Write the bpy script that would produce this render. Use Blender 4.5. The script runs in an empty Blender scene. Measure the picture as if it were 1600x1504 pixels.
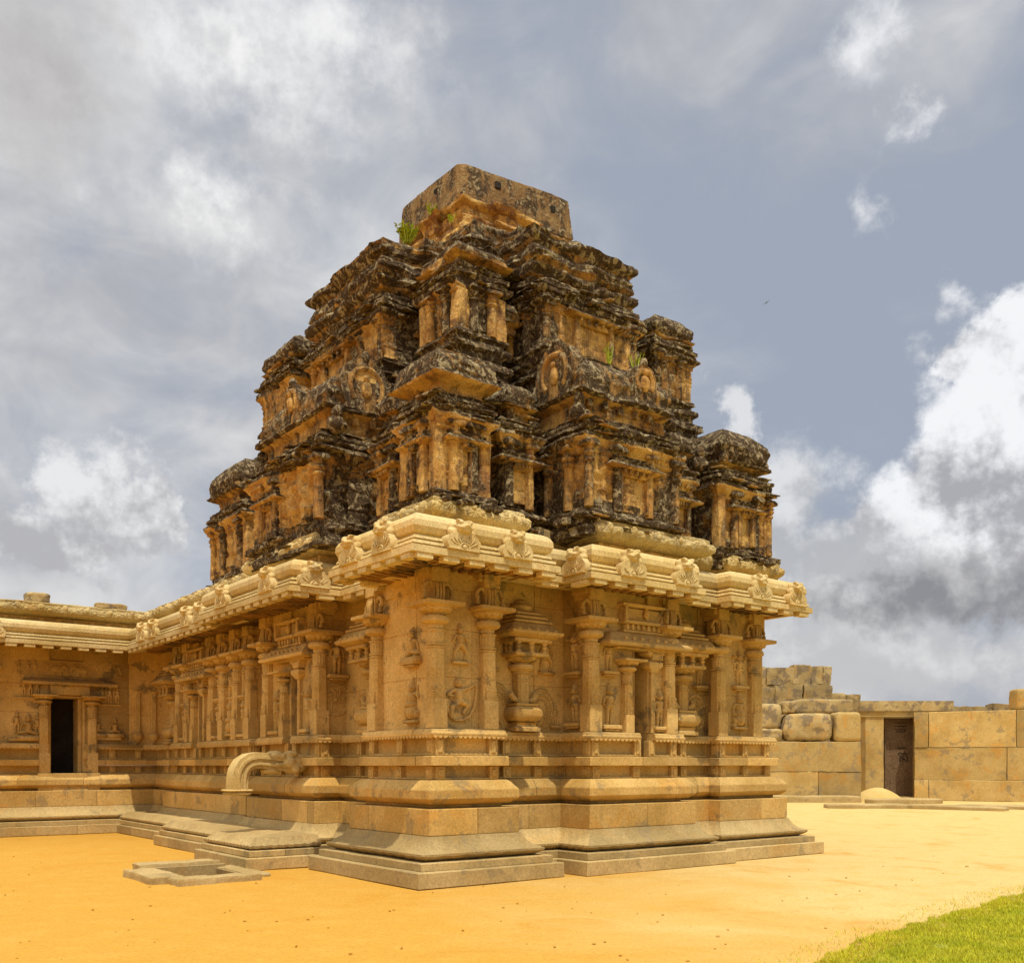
import bpy, bmesh, math, random
import numpy as np
from mathutils import Vector, noise as mn
R = math.radians
rnd = random.Random(7)
scene = bpy.context.scene
COL = scene.collection
PHI = 37.3

# ------------------------------------------------------------------ materials
class NT:
    def __init__(s, nt): s.nt = nt; s.nt.nodes.clear()
    def n(s, t, **kw):
        nd = s.nt.nodes.new(t)
        for k, v in kw.items():
            if k.startswith('i_'):
                key = k[2:]
                key = int(key) if key.isdigit() else key.replace('_', ' ')
                s.put(nd, key, v)
            else: setattr(nd, k, v)
        return nd
    def put(s, nd, key, v):
        if isinstance(v, bpy.types.NodeSocket): s.nt.links.new(v, nd.inputs[key])
        else: nd.inputs[key].default_value = v
    def math(s, op, a, b=0.0, c=None, clamp=False):
        nd = s.nt.nodes.new('ShaderNodeMath'); nd.operation = op; nd.use_clamp = clamp
        s.put(nd, 0, a); s.put(nd, 1, b)
        if c is not None: s.put(nd, 2, c)
        return nd.outputs[0]
    def noise(s, vec, scale, detail=4, rough=.55, dist=0, col=False):
        nd = s.n('ShaderNodeTexNoise'); s.put(nd, 'Vector', vec); s.put(nd, 'Scale', scale)
        s.put(nd, 'Detail', detail); s.put(nd, 'Roughness', rough); s.put(nd, 'Distortion', dist)
        return nd.outputs['Color' if col else 'Fac']
    def ramp(s, v, lo, hi, a=0.0, b=1.0, smooth=True):
        nd = s.n('ShaderNodeMapRange', interpolation_type='SMOOTHSTEP' if smooth else 'LINEAR')
        s.put(nd, 'Value', v); s.put(nd, 'From Min', lo); s.put(nd, 'From Max', hi)
        s.put(nd, 'To Min', a); s.put(nd, 'To Max', b)
        return nd.outputs[0]
    def mix(s, f, a, b, mode='MIX'):
        nd = s.n('ShaderNodeMix', data_type='RGBA', blend_type=mode, clamp_factor=True)
        s.put(nd, 0, f)
        for k, v in ((6, a), (7, b)):
            if isinstance(v, tuple) and len(v) == 3: v = v + (1,)
            s.put(nd, k, v)
        return nd.outputs[2]
    def grey(s, v):
        nd = s.n('ShaderNodeCombineColor')
        for i in range(3): s.put(nd, i, v)
        return nd.outputs[0]
    def scalevec(s, v, sc):
        nd = s.n('ShaderNodeVectorMath', operation='MULTIPLY'); s.put(nd, 0, v); nd.inputs[1].default_value = sc
        return nd.outputs[0]

def material(name):
    m = bpy.data.materials.new(name); m.use_nodes = True
    return m, NT(m.node_tree)
def finish(T, col, bumps, rough=.85, spec=.25):
    b = T.n('ShaderNodeBsdfPrincipled'); T.put(b, 'Base Color', col); T.put(b, 'Roughness', rough)
    b.inputs['Specular IOR Level'].default_value = spec
    nrm = None
    for h, st, d in bumps:
        bp = T.n('ShaderNodeBump'); T.put(bp, 'Height', h); bp.inputs['Strength'].default_value = st
        bp.inputs['Distance'].default_value = d
        if nrm is not None: T.put(bp, 'Normal', nrm)
        nrm = bp.outputs[0]
    if nrm is not None: T.put(b, 'Normal', nrm)
    o = T.n('ShaderNodeOutputMaterial'); T.put(o, 0, b.outputs[0])

def stone(name, light, dark, stain=(.20, .165, .11), stain_lo=.55, stain_amt=.75, orange=.5, bump=.35, carve=0):
    m, T = material(name)
    g = T.n('ShaderNodeNewGeometry'); P = g.outputs['Position']
    big = T.noise(P, .9, 6, .6); med = T.noise(P, 5, 5, .6); fine = T.noise(P, 75, 3, .7); sp = T.noise(P, 190, 2, .6)
    col = T.mix(T.ramp(big, .35, .68), light, dark)
    col = T.mix(T.math('MULTIPLY', T.ramp(med, .5, .72), .28), col, tuple(c * .78 for c in dark))
    og = T.noise(P, 1.6, 5, .62, .6)
    col = T.mix(T.math('MULTIPLY', T.ramp(og, .52, .68), orange), col, (.56, .27, .045))
    at = T.n('ShaderNodeAttribute', attribute_name='tint')
    col = T.mix(1.0, col, T.grey(T.ramp(at.outputs['Fac'], 0, 1, .78, 1.2, False)), 'MULTIPLY')
    # grey weather stains with a shape of their own and drips
    s1 = T.noise(P, 2.1, 9, .66, .25); s2 = T.noise(T.scalevec(P, (7, 7, .7)), 1, 5, .6)
    st = T.math('MULTIPLY', T.ramp(s1, stain_lo, stain_lo + .07), stain_amt)
    dr = T.math('MULTIPLY', T.ramp(s2, .6, .76), .4)
    col = T.mix(T.math('MAXIMUM', st, dr), col, stain)
    spk = T.math('ADD', T.ramp(fine, .3, .72, .74, 1.2), T.ramp(sp, .62, .7, 0, -.22))
    spk = T.math('MULTIPLY', spk, T.ramp(T.noise(P, 24, 5, .75), .34, .66, .86, 1.13))
    col = T.mix(1.0, col, T.grey(spk), 'MULTIPLY')
    bumps = [(med, .35, .03), (fine, bump, .008)]
    if carve:
        v = T.n('ShaderNodeTexVoronoi', feature='DISTANCE_TO_EDGE'); T.put(v, 'Vector', P); v.inputs['Scale'].default_value = carve
        bumps.append((T.ramp(v.outputs['Distance'], 0, .18), .6, .018))
    finish(T, col, bumps)
    return m

M = {}
M['wall'] = stone('warm_granite', (.64, .415, .14), (.46, .275, .075), stain=(.21, .15, .07), stain_lo=.57, orange=.28)
M['base'] = stone('base_granite', (.59, .375, .12), (.43, .255, .062), stain=(.22, .16, .08), stain_lo=.56, stain_amt=.55, orange=.5)
M['slab'] = stone('worn_granite', (.50, .355, .145), (.38, .26, .095), stain=(.24, .18, .09), stain_lo=.57, stain_amt=.5, orange=.2, bump=.5)
M['eave'] = stone('pale_granite', (.68, .51, .225), (.52, .36, .12), stain=(.28, .2, .1), stain_lo=.62, stain_amt=.5, orange=.25)
M['carved'] = stone('carved_pale_granite', (.60, .45, .19), (.45, .31, .10), stain=(.22, .16, .08), stain_lo=.56, stain_amt=.6, orange=.3, carve=9)
M['soffit'] = stone('shaded_soffit_granite', (.36, .19, .05), (.22, .11, .03), stain=(.09, .06, .035), stain_lo=.5, orange=.5)  # granite coloured darker to deepen the shade under the eave
M['rubble'] = stone('rough_granite', (.50, .36, .15), (.36, .25, .095), stain=(.2, .145, .085), stain_lo=.5, stain_amt=.8, orange=.4, bump=.8)
M['fence'] = stone('enclosure_granite', (.54, .37, .13), (.41, .26, .075), stain=(.25, .19, .11), stain_lo=.55, stain_amt=.6, orange=.6, bump=.6)

def plaster(name='weathered_plaster', brick_lo=.57, c1=(.76, .46, .135), c2=(.56, .29, .075), lich=.70):
    m, T = material(name)
    g = T.n('ShaderNodeNewGeometry'); P = g.outputs['Position']
    nz = T.n('ShaderNodeSeparateXYZ', i_0=g.outputs['Normal']).outputs[2]
    bias = T.n('ShaderNodeAttribute', attribute_name='tint').outputs['Fac']
    a = T.noise(P, 1.5, 7, .62); b = T.noise(P, 2.6, 9, .68, .5); c = T.noise(P, 10, 6, .65); f = T.noise(P, 55, 4, .7)
    drip = T.noise(T.scalevec(P, (6, 6, .75)), 1, 6, .62)
    col = T.mix(T.ramp(a, .44, .58), c1, c2)
    col = T.mix(T.math('MULTIPLY', T.ramp(c, .52, .66), .55), col, (.62, .45, .21))
    # brick where the plaster has fallen
    br = T.noise(P, 2.6, 8, .66, .5)
    bw = T.n('ShaderNodeTexBrick'); T.put(bw, 'Vector', T.scalevec(P, (1, 1, 1)))
    zb = T.n('ShaderNodeSeparateXYZ', i_0=P).outputs[2]
    course = T.math('PINGPONG', zb, .035)
    brick = T.mix(T.ramp(course, .004, .012), (.30, .19, .10), T.mix(c, (.30, .105, .045), (.44, .21, .085)))
    col = T.mix(T.ramp(T.math('ADD', br, T.math('MULTIPLY', bias, .04)), brick_lo, brick_lo + .05, 0, .9), col, brick)
    # lichen: black crust on what catches the rain, streaks below it, cream rosettes on it
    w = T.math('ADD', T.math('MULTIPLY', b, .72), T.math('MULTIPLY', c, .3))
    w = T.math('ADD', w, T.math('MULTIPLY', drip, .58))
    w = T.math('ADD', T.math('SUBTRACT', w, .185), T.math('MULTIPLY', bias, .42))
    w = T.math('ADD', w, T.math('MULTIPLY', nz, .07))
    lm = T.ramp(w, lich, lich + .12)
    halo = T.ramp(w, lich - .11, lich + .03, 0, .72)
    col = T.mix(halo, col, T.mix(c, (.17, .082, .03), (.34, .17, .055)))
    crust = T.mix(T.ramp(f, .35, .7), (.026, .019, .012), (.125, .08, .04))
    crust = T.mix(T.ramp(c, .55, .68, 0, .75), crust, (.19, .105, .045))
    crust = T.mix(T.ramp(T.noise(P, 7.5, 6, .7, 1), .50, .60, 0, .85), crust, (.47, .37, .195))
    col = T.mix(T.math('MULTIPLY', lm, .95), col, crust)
    col = T.mix(1.0, col, T.grey(T.ramp(f, .3, .72, .62, 1.3)), 'MULTIPLY')
    finish(T, col, [(b, .7, .08), (c, 1.0, .06), (f, .7, .02)], .92, .12)
    return m
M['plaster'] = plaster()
M['brick'] = plaster('bare_brick', .51, lich=.74)
M['cap'] = plaster('grey_plaster', .66, (.37, .26, .105), (.21, .145, .062), .66)

def sand():
    m, T = material('orange_sand')
    P = T.n('ShaderNodeNewGeometry').outputs['Position']
    sep = T.n('ShaderNodeSeparateXYZ', i_0=P)
    big = T.noise(P, .28, 6, .6, .5); med = T.noise(P, 2.2, 6, .62); f = T.noise(P, 27, 6, .72); ft = T.noise(P, 6.5, 5, .6, .4); gr = T.noise(P, 140, 2, .6)
    # paler sand away to the right of the temple
    far = T.math('ADD', T.math('MULTIPLY', sep.outputs[0], .085), T.math('MULTIPLY', sep.outputs[1], .014))
    k = T.math('ADD', T.math('MULTIPLY', big, 1.1), far)
    col = T.mix(T.ramp(k, .55, 1.2), (.535, .28, .042), (.60, .425, .155))
    col = T.mix(T.ramp(med, .44, .74, 0, .5), col, (.57, .335, .07))
    wet = T.noise(P, .8, 6, .65, .8)
    col = T.mix(T.ramp(wet, .52, .7, 0, .5), col, (.50, .23, .024))
    col = T.mix(1.0, col, T.grey(T.ramp(f, .3, .72, .86, 1.10)), 'MULTIPLY')
    v = T.n('ShaderNodeTexVoronoi'); T.put(v, 'Vector', P); v.inputs['Scale'].default_value = 9
    peb = T.math('MULTIPLY', T.ramp(v.outputs['Distance'], .05, .10, 1, 0), T.ramp(T.noise(P, 6, 2), .55, .6))
    col = T.mix(T.math('MULTIPLY', peb, .7), col, (.26, .15, .06))
    col = T.mix(T.ramp(ft, .60, .74, 0, .35), col, (.42, .21, .035))
    finish(T, col, [(med, .4, .06), (ft, .55, .035), (f, .6, .014), (gr, .3, .004)], .95, .1)
    return m
M['sand'] = sand()

def simple(name, c1, c2, sc, rough=.9, bump=.3, c3=None):
    m, T = material(name)
    P = T.n('ShaderNodeNewGeometry').outputs['Position']
    n1 = T.noise(P, sc, 5, .6); n2 = T.noise(P, sc * 7, 4, .65)
    col = T.mix(T.ramp(n1, .36, .66), c1, c2)
    if c3: col = T.mix(T.ramp(n2, .52, .68, 0, .8), col, c3)
    col = T.mix(1.0, col, T.grey(T.ramp(n2, .3, .7, .8, 1.18)), 'MULTIPLY')
    finish(T, col, [(n2, bump, .01)], rough, .2)
    return m
M['grass'] = simple('lawn_grass', (.43, .42, .015), (.60, .53, .03), 2.2, c3=(.27, .31, .012))
M['turf'] = simple('lawn_soil', (.20, .21, .012), (.30, .27, .025), 5)
M['leaf'] = simple('weed_leaf', (.48, .52, .05), (.34, .42, .03), 9)
M['bush'] = simple('scrub_leaf', (.16, .20, .03), (.27, .28, .06), 1.5)
M['door'] = simple('dark_timber', (.17, .105, .055), (.12, .072, .036), 1.4, .75, .4, (.21, .13, .07))
M['ink'] = simple('dark_paint', (.02, .014, .009), (.035, .024, .014), 5, .8, .1)
M['bird'] = simple('dark_feather', (.03, .032, .04), (.05, .05, .06), 9, .8, .1)
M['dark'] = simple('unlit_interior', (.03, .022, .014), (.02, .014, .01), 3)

# ------------------------------------------------------------------ mesh builder
class MB:
    def __init__(s): s.v = []; s.f = []; s.t = []
    def add(s, vs, fs, t=.5):
        o = len(s.v); s.v += [tuple(p) for p in vs]
        s.f += [tuple(i + o for i in f) for f in fs]
        s.t += list(t) if isinstance(t, (list, tuple)) else [t] * len(fs)
    def loft(s, loops, t=.5, cap0=True, cap1=True):
        n = len(loops[0]); vs = [p for l in loops for p in l]; fs = []
        for k in range(len(loops) - 1):
            for i in range(n):
                j = (i + 1) % n
                fs.append((k * n + i, k * n + j, (k + 1) * n + j, (k + 1) * n + i))
        if cap0: fs.append(tuple(range(n - 1, -1, -1)))
        if cap1: fs.append(tuple(range((len(loops) - 1) * n, len(loops) * n)))
        s.add(vs, fs, t)
    def rect(s, hx, hy, z, c=0, cx=0, cy=0):
        if c <= 0: return [(cx - hx, cy - hy, z), (cx + hx, cy - hy, z), (cx + hx, cy + hy, z), (cx - hx, cy + hy, z)]
        return [(cx - hx + c, cy - hy, z), (cx + hx - c, cy - hy, z), (cx + hx, cy - hy + c, z), (cx + hx, cy + hy - c, z),
                (cx + hx - c, cy + hy, z), (cx - hx + c, cy + hy, z), (cx - hx, cy + hy - c, z), (cx - hx, cy - hy + c, z)]
    def box(s, x0, x1, y0, y1, z0, z1, b=.008, t=None):
        cx, cy, hx, hy = (x0 + x1) / 2, (y0 + y1) / 2, abs(x1 - x0) / 2, abs(y1 - y0) / 2
        b = min(b, hx * .45, hy * .45, (z1 - z0) * .45)
        if t is None: t = rnd.uniform(.35, .65)
        s.loft([s.rect(hx - b, hy - b, z0, b, cx, cy), s.rect(hx, hy, z0 + b, b, cx, cy),
                s.rect(hx, hy, z1 - b, b, cx, cy), s.rect(hx - b, hy - b, z1, b, cx, cy)], t)
    def stack(s, prof, c=.01, cx=0, cy=0, t=.5):        # prof: (hx, hy, z) rings
        s.loft([s.rect(a, b, z, min(c, a * .4, b * .4), cx, cy) for a, b, z in prof], t)
    def lathe(s, prof, n=16, cx=0, cy=0, ph=0, t=.5, mod=None):
        L = []
        for k, (r, z) in enumerate(prof):
            l = []
            for i in range(n):
                a = ph + 2 * math.pi * i / n
                dr, dz = mod(k, a) if mod else (0, 0)
                l.append((cx + (r + dr) * math.cos(a), cy + (r + dr) * math.sin(a), z + dz))
            L.append(l)
        s.loft(L, t)
    def ell(s, c, r, nu=12, nv=8, t=.5, squash=None):
        L = []
        for k in range(1, nv):
            th = math.pi * k / nv - math.pi / 2
            L.append([(c[0] + r[0] * math.cos(th) * math.cos(2 * math.pi * i / nu), c[1] + r[1] * math.cos(th) * math.sin(2 * math.pi * i / nu),
                       c[2] + r[2] * math.sin(th)) for i in range(nu)])
        s.loft(L, t)
    def tube(s, pts, rad, n=8, t=.5, flat=1.0):        # flat squeezes the depth (y)
        pts = [Vector(p) for p in pts]; L = []
        up = Vector((0, 1, 0))
        for i, p in enumerate(pts):
            d = (pts[min(i + 1, len(pts) - 1)] - pts[max(i - 1, 0)]).normalized()
            u = up if abs(d.dot(up)) < .95 else Vector((1, 0, 0))
            a = d.cross(u).normalized(); b = a.cross(d).normalized()
            r = rad[i] if isinstance(rad, (list, tuple)) else rad
            l = []
            for k in range(n):
                g = 2 * math.pi * k / n
                q = p + a * math.cos(g) * r + b * math.sin(g) * r * flat
                l.append(tuple(q))
            L.append(l)
        s.loft(L, t)
    def cap(s, p, q, r1, r2, flat=.8, t=.5):            # limb with rounded ends
        p, q = Vector(p), Vector(q); d = (q - p)
        if d.length < 1e-5: return
        u = d.normalized()
        s.tube([p - u * r1 * .85, p - u * r1 * .45, p, (p + q) / 2, q, q + u * r2 * .45, q + u * r2 * .85],
               [r1 * .35, r1 * .85, r1, (r1 + r2) / 2, r2, r2 * .85, r2 * .35], 8, t, flat)
    def extr(s, poly, y0, y1, t=.5):                     # poly in (x,z), extruded in y
        n = len(poly)
        s.add([(x, y0, z) for x, z in poly] + [(x, y1, z) for x, z in poly],
              [tuple(range(n)), tuple(range(2 * n - 1, n - 1, -1))] + [(i, i + n, (i + 1) % n + n, (i + 1) % n) for i in range(n)], t)
    def xf(s, dx=0, dy=0, dz=0, rz=0, sc=1, start=0):
        c, n = math.cos(rz), math.sin(rz)
        for i in range(start, len(s.v)):
            x, y, z = s.v[i]; x *= sc; y *= sc; z *= sc
            s.v[i] = (x * c - y * n + dx, x * n + y * c + dy, z + dz)
    def erode(s, amp, freq, seed=0, amp2=0, freq2=0, vert=.5, start=0):
        off = Vector((seed * 7.3, seed * 3.1, seed * 1.7))
        for i in range(start, len(s.v)):
            p = Vector(s.v[i])
            d = mn.noise_vector(p * freq + off) * amp + mn.noise_vector(p * freq * 2.7 + off) * amp * .5
            if amp2:
                d += mn.noise_vector(p * freq2 + off) * amp2
            s.v[i] = (p.x + d.x, p.y + d.y, p.z + d.z * vert)
    def mesh(s, name, mat, sharp=38, origin=(0, 0, 0)):
        me = bpy.data.meshes.new(name)
        ox, oy, oz = origin
        me.from_pydata([(x - ox, y - oy, z - oz) for x, y, z in s.v], [], s.f)
        a = me.attributes.new('tint', 'FLOAT', 'FACE'); a.data.foreach_set('value', np.array(s.t, dtype=np.float32))
        me.materials.append(M[mat] if isinstance(mat, str) else mat)
        me.shade_smooth(); me.set_sharp_from_angle(angle=R(sharp))
        return me
    def build(s, name, mat, parent=None, loc=(0, 0, 0), rz=0, sharp=38, origin=None):
        o = bpy.data.objects.new(name, s.mesh(name, mat, sharp, origin or (0, 0, 0)))
        COL.objects.link(o); o.parent = parent
        o.location = origin if origin else loc; o.rotation_euler = (0, 0, rz)
        return o

def tag(o, label=None, cat=None, group=None, kind=None):
    for k, v in (('label', label), ('category', cat), ('group', group), ('kind', kind)):
        if v: o[k] = v
    return o
def empty(name, loc, rz=0):
    o = bpy.data.objects.new(name, None); COL.objects.link(o); o.location = loc; o.rotation_euler = (0, 0, rz)
    o.empty_display_size = .3
    return o
def inst(o, parent, loc, rz=0, sc=(1, 1, 1)):              # copy a part and its sub-parts
    c = o.copy(); COL.objects.link(c); c.parent = parent; c.location = loc; c.rotation_euler = (0, 0, rz); c.scale = sc
    for ch in o.children:
        d = ch.copy(); COL.objects.link(d); d.parent = c
    return c

def smooth_mesh(mb, voxel, mat, name):
    me = mb.mesh('tmp', mat); o = bpy.data.objects.new('tmp', me); COL.objects.link(o)
    md = o.modifiers.new('r', 'REMESH'); md.mode = 'VOXEL'; md.voxel_size = voxel; md.use_smooth_shade = True
    sm = o.modifiers.new('s', 'SMOOTH'); sm.iterations = 1; sm.factor = .35
    dg = bpy.context.evaluated_depsgraph_get()
    out = bpy.data.meshes.new_from_object(o.evaluated_get(dg)); out.name = name
    bpy.data.objects.remove(o)
    out.materials.clear(); out.materials.append(M[mat])
    if 'tint' in out.attributes: out.attributes.remove(out.attributes['tint'])
    a = out.attributes.new('tint', 'FLOAT', 'FACE'); a.data.foreach_set('value', np.full(len(out.polygons), .5, dtype=np.float32))
    out.shade_smooth()
    return out

def rnd_profile(prof, r=.010):
    out = []
    for i, p in enumerate(prof):
        if 0 < i < len(prof) - 1:
            a, b, c = Vector(prof[i - 1]), Vector(p), Vector(prof[i + 1])
            d1, d2 = a - b, c - b
            if d1.length > 2.5 * r and d2.length > 2.5 * r and abs(d1.normalized().dot(d2.normalized())) < .9:
                out.append(tuple(b + d1.normalized() * r)); out.append(tuple(b + d2.normalized() * r)); continue
        out.append(tuple(p))
    return out

def sweep(mb, path, prof, closed=False, step=None, joint=None, fn=None, tint=None, caps=True, gdep=.016, cut=None):
    """prof: (outward offset, z) going up; outward is to the right of the path's direction."""
    n = len(path); P = [Vector(p) for p in path]
    segs = [(P[i], P[(i + 1) % n]) for i in range(n if closed else n - 1)]
    nor = []
    for a, b in segs:
        d = (b - a).normalized(); nor.append(Vector((d.y, -d.x)))
    def mit(i):
        if closed: n1, n2 = nor[i - 1], nor[i % len(nor)]
        else:
            n1 = nor[max(i - 1, 0)]; n2 = nor[min(i, len(nor) - 1)]
        return (n1 + n2) / (1 + n1.dot(n2))
    stn = []                                              # (pos, mitre, groove, dist, segment, tint)
    dist = 0
    for i, (a, b) in enumerate(segs):
        L = (b - a).length; ma, mb_ = mit(i), mit((i + 1) % n if closed else i + 1)
        xs = [(0, 0)]
        if step:
            k = max(1, int(round(L / step)))
            xs += [(L * j / k, 0) for j in range(1, k)]
        if joint and L > joint * .7:
            x = rnd.uniform(.35, 1.1) * joint
            while x < L - .15:
                xs += [(x - .009, 0), (x, -gdep), (x + .009, 0)]
                x += rnd.uniform(.65, 1.35) * joint
        xs.sort()
        tv = rnd.random()
        for x, g in xs:
            fr = x / L if L else 0
            if g < 0: tv = rnd.random()
            stn.append((a + (b - a) * fr, ma.lerp(mb_, fr), g, dist + x, i, tv))
        dist += L
    if not closed: stn.append((segs[-1][1], mit(n - 1), 0, dist, len(segs) - 1, stn[-1][5]))
    K = len(prof); vs = []
    for p, m, g, d, si, tv in stn:
        for k, (o, z) in enumerate(prof):
            if fn:
                o2, z2 = fn(k, o, z, d, p)
            else: o2, z2 = o, z
            q = p + m * (o2 + g)
            vs.append((q.x, q.y, z2))
    fs, ts = [], []
    m_ = len(stn)
    for i in range(m_ if closed else m_ - 1):
        j = (i + 1) % m_
        for k in range(K - 1):
            fs.append((i * K + k, j * K + k, j * K + k + 1, i * K + k + 1))
            ts.append(tint(k, stn[i][0]) if tint else stn[i][5])
    if not closed and caps:
        fs.append(tuple(range(K - 1, -1, -1))); ts.append(.5)
        fs.append(tuple((m_ - 1) * K + k for k in range(K))); ts.append(.5)
    mb.add(vs, fs, ts)

def fine_profile(prof, st):
    out = []
    for a, b in zip(prof, prof[1:]):
        a, b = Vector(a), Vector(b); k = max(1, int((b - a).length / st + .5))
        out += [tuple(a.lerp(b, j / k)) for j in range(k)]
    return out + [tuple(prof[-1])]

# ------------------------------------------------------------------ temple (local axes: x along the right side, y into the depth)
TX, TY = -1.2438 + .12 * (math.cos(R(PHI)) - math.sin(R(PHI))), 12.8615 + .12 * (math.sin(R(PHI)) + math.cos(R(PHI)))
temple = empty('stone_temple', (TX, TY, 0), R(PHI))
tag(temple, 'tall weathered stone temple with carved pilasters, lion cornice and ruined plaster tower', 'temple')
TB = lambda mb, name, mat, **k: mb.build(name, mat, temple, **k)

A_ = [(-14, 14.58), (-1.56, 14.58)]
B_ = [(-.72, 14.58), (1.18, 14.58), (1.18, 12.22), (.88, 12.22), (.88, 10.95)]
C_ = [(.88, 10.6), (.88, 7.75), (1.23, 7.75), (1.23, 6.67), (.72, 6.67), (.72, 5.63)]
D_ = [(.72, 5.3), (.72, 4.37), (1.18, 4.37), (1.18, 2.37), (.68, 2.37), (.68, .68), (1.62, .68), (1.62, 1.18), (3.49, 1.18), (3.49, .48), (4.42, .48)]
E_ = [(4.75, .48), (5.27, .48), (5.27, .96), (6.78, .96), (6.78, .7), (8.04, .7), (8.04, 17), (-14, 17)]
WALL = A_ + [(-1.56, 16.3), (-.72, 16.3)] + B_ + [(1.25, 10.95), (1.25, 10.6)] + C_ + [(1.55, 5.63), (1.55, 5.3)] + D_ + [(4.42, 1.3), (4.75, 1.3)] + E_
PLAIN = [A_[0]] + [B_[1]] + B_[2:4] + C_[1:5] + D_[1:10] + E_[1:]
MID = [B_[0], B_[1], B_[2], B_[3]] + C_[1:5] + D_[1:10] + E_[1:7] + [(8.04, 17)]

O = .80
def course(name, prof, mat, path=PLAIN, closed=True, joint=None, step=None, fn=None, r=.009, gdep=.02, wear=.006):
    mb = MB(); sweep(mb, path, rnd_profile(prof, r), closed, step, joint, fn, gdep=gdep)
    if wear: mb.erode(wear, 1.7, 3)
    return TB(mb, name, mat, sharp=17)

rnd.seed(3)
course('ground_course', [(O - .6, 0), (O, 0), (O, .215), (O - .3, .218)], 'slab', joint=1.9, step=.35, wear=.009)
course('base_slab', [(O - .4, .216), (O - .12, .216), (O - .12, .325), (O - .4, .327)], 'slab', joint=1.5, step=.35, wear=.014)
def lip(k, o, z, d, p):
    w = abs(math.sin(d * math.pi / .16))
    if 4 <= k <= 8: return o + .016 * w * (1 - .18 * (k - 4)), z
    if k in (2, 3): return o + .008 * w, z - .014 * w + .010
    if k == 4: return o - .004 * w, z
    return o, z
cy = [(O - .5, .328), (O - .33, .33), (O - .235, .378), (O - .21, .405), (O - .215, .435), (O - .26, .452), (O - .34, .49), (O - .40, .55), (O - .445, .62), (O - .455, .655), (O - .6, .66)]
mb = MB(); sweep(mb, PLAIN, cy, True, .03, None, lip); mb.erode(.005, 2, 5); TB(mb, 'lotus_moulding', 'slab', sharp=24)
course('block_course', [(O - .7, .659), (O - .48, .659), (O - .48, 1.035), (O - .62, 1.04), (O - .8, 1.042)], 'base', joint=1.15, step=.3)
course('chamfered_course', [(O - .8, 1.043), (O - .66, 1.045), (O - .66, 1.09), (O - .575, 1.095), (O - .475, 1.17), (O - .475, 1.30), (O - .565, 1.405), (O - .605, 1.437), (O - .8, 1.44)], 'base', joint=1.6, step=.3)

def frieze(name, o, z0, z1, pieces, mat='base'):
    mb = MB()
    for path, closed in pieces:
        sweep(mb, path, [(-.5, z0), (o, z0), (o, z1), (-.5, z1)], closed)
        # squat blocks between sunk panels
        n = len(path)
        for i in range(n - (0 if closed else 1)):
            a, b = Vector(path[i]), Vector(path[(i + 1) % n]); L = (b - a).length
            if L > 9 or L < .25: continue
            d = (b - a).normalized(); nr = Vector((d.y, -d.x))
            k = max(1, int(L / .62))
            for j in range(k + 1):
                x = L * j / k
                c = a + d * x + nr * o
                h = .075
                st = len(mb.v)
                mb.box(-h, h, -.085, .05, z0 + .003, z1 - .003, .006)
                mb.box(-h * .55, h * .55, -.10, 0, z0 + .04, z1 - .04, .012)
                mb.xf(c.x, c.y, 0, math.atan2(d.y, d.x), 1, st)
            mb_z = (z1 - z0) * .14
            st = len(mb.v)
            mb.box(-.05, L + .05, -.07, .05, z0 + .002, z0 + mb_z, .004)
            c = a + nr * o
            mb.xf(c.x, c.y, 0, math.atan2(d.y, d.x), 1, st)
    return TB(mb, name, mat)
frieze('lower_frieze', .045, 1.441, 1.64, [(A_, False), (MID, False)])
course('flat_band', [(-.5, 1.641), (.215, 1.641), (.215, 1.785), (-.5, 1.788)], 'base', MID, False, 1.4)
course('flat_band', [(-.5, 1.641), (.215, 1.641), (.215, 1.785), (-.5, 1.788)], 'base', A_, False, 1.4)
PCS = [(A_, False), (B_, False), (C_, False), (D_, False), (E_[:6] + [(8.04, 17)], False)]
frieze('upper_frieze', .03, 1.789, 2.06, PCS)
mb = MB()
for path, cl in PCS:
    sweep(mb, path, rnd_profile([(-.5, 2.061), (.165, 2.061), (.195, 2.085), (.195, 2.12), (.178, 2.125), (.178, 2.165), (.14, 2.18), (-.5, 2.182)], .006), cl, None, 1.5)
    for idx in range(len(path) - 1):                      # hanging scallops under the ledge
        a, b = path[idx], path[idx + 1]
        a, b = Vector(a), Vector(b); L = (b - a).length
        if L < .1 or L > 14: continue
        d = (b - a) / L; nr = Vector((d.y, -d.x)); e = .195
        k = max(2, int((L) / .085)); w = L / k
        for j in range(-2, k + 2):
            c0 = a + d * (w * (j + .5)) + nr * (e - .018)
            pth = [(-w * .5, 2.095), (-w * .46, 2.07), (-w * .3, 2.048), (0, 2.036), (w * .3, 2.048), (w * .46, 2.07), (w * .5, 2.095)]
            # keep only tabs that hang from this ledge and not inside the wall
            if j < 0 or j >= k:
                q = a + d * (w * (j + .5)) + nr * (e + .02)
                inside = False
                if j < 0 and idx > 0:
                    pd = (Vector(path[idx]) - Vector(path[idx - 1])).normalized()
                    inside = pd.cross(d) < 0                 # concave corner
                elif j >= k and idx + 2 < len(path):
                    nd = (Vector(path[idx + 2]) - Vector(path[idx + 1])).normalized()
                    inside = d.cross(nd) < 0
                else: inside = True
                if inside: continue
            st = len(mb.v)
            mb.extr(pth, -.012, .02, .5)
            mb.xf(c0.x, c0.y, 0, math.atan2(d.y, d.x), 1, st)
TB(mb, 'scalloped_ledge', 'wall')

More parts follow.
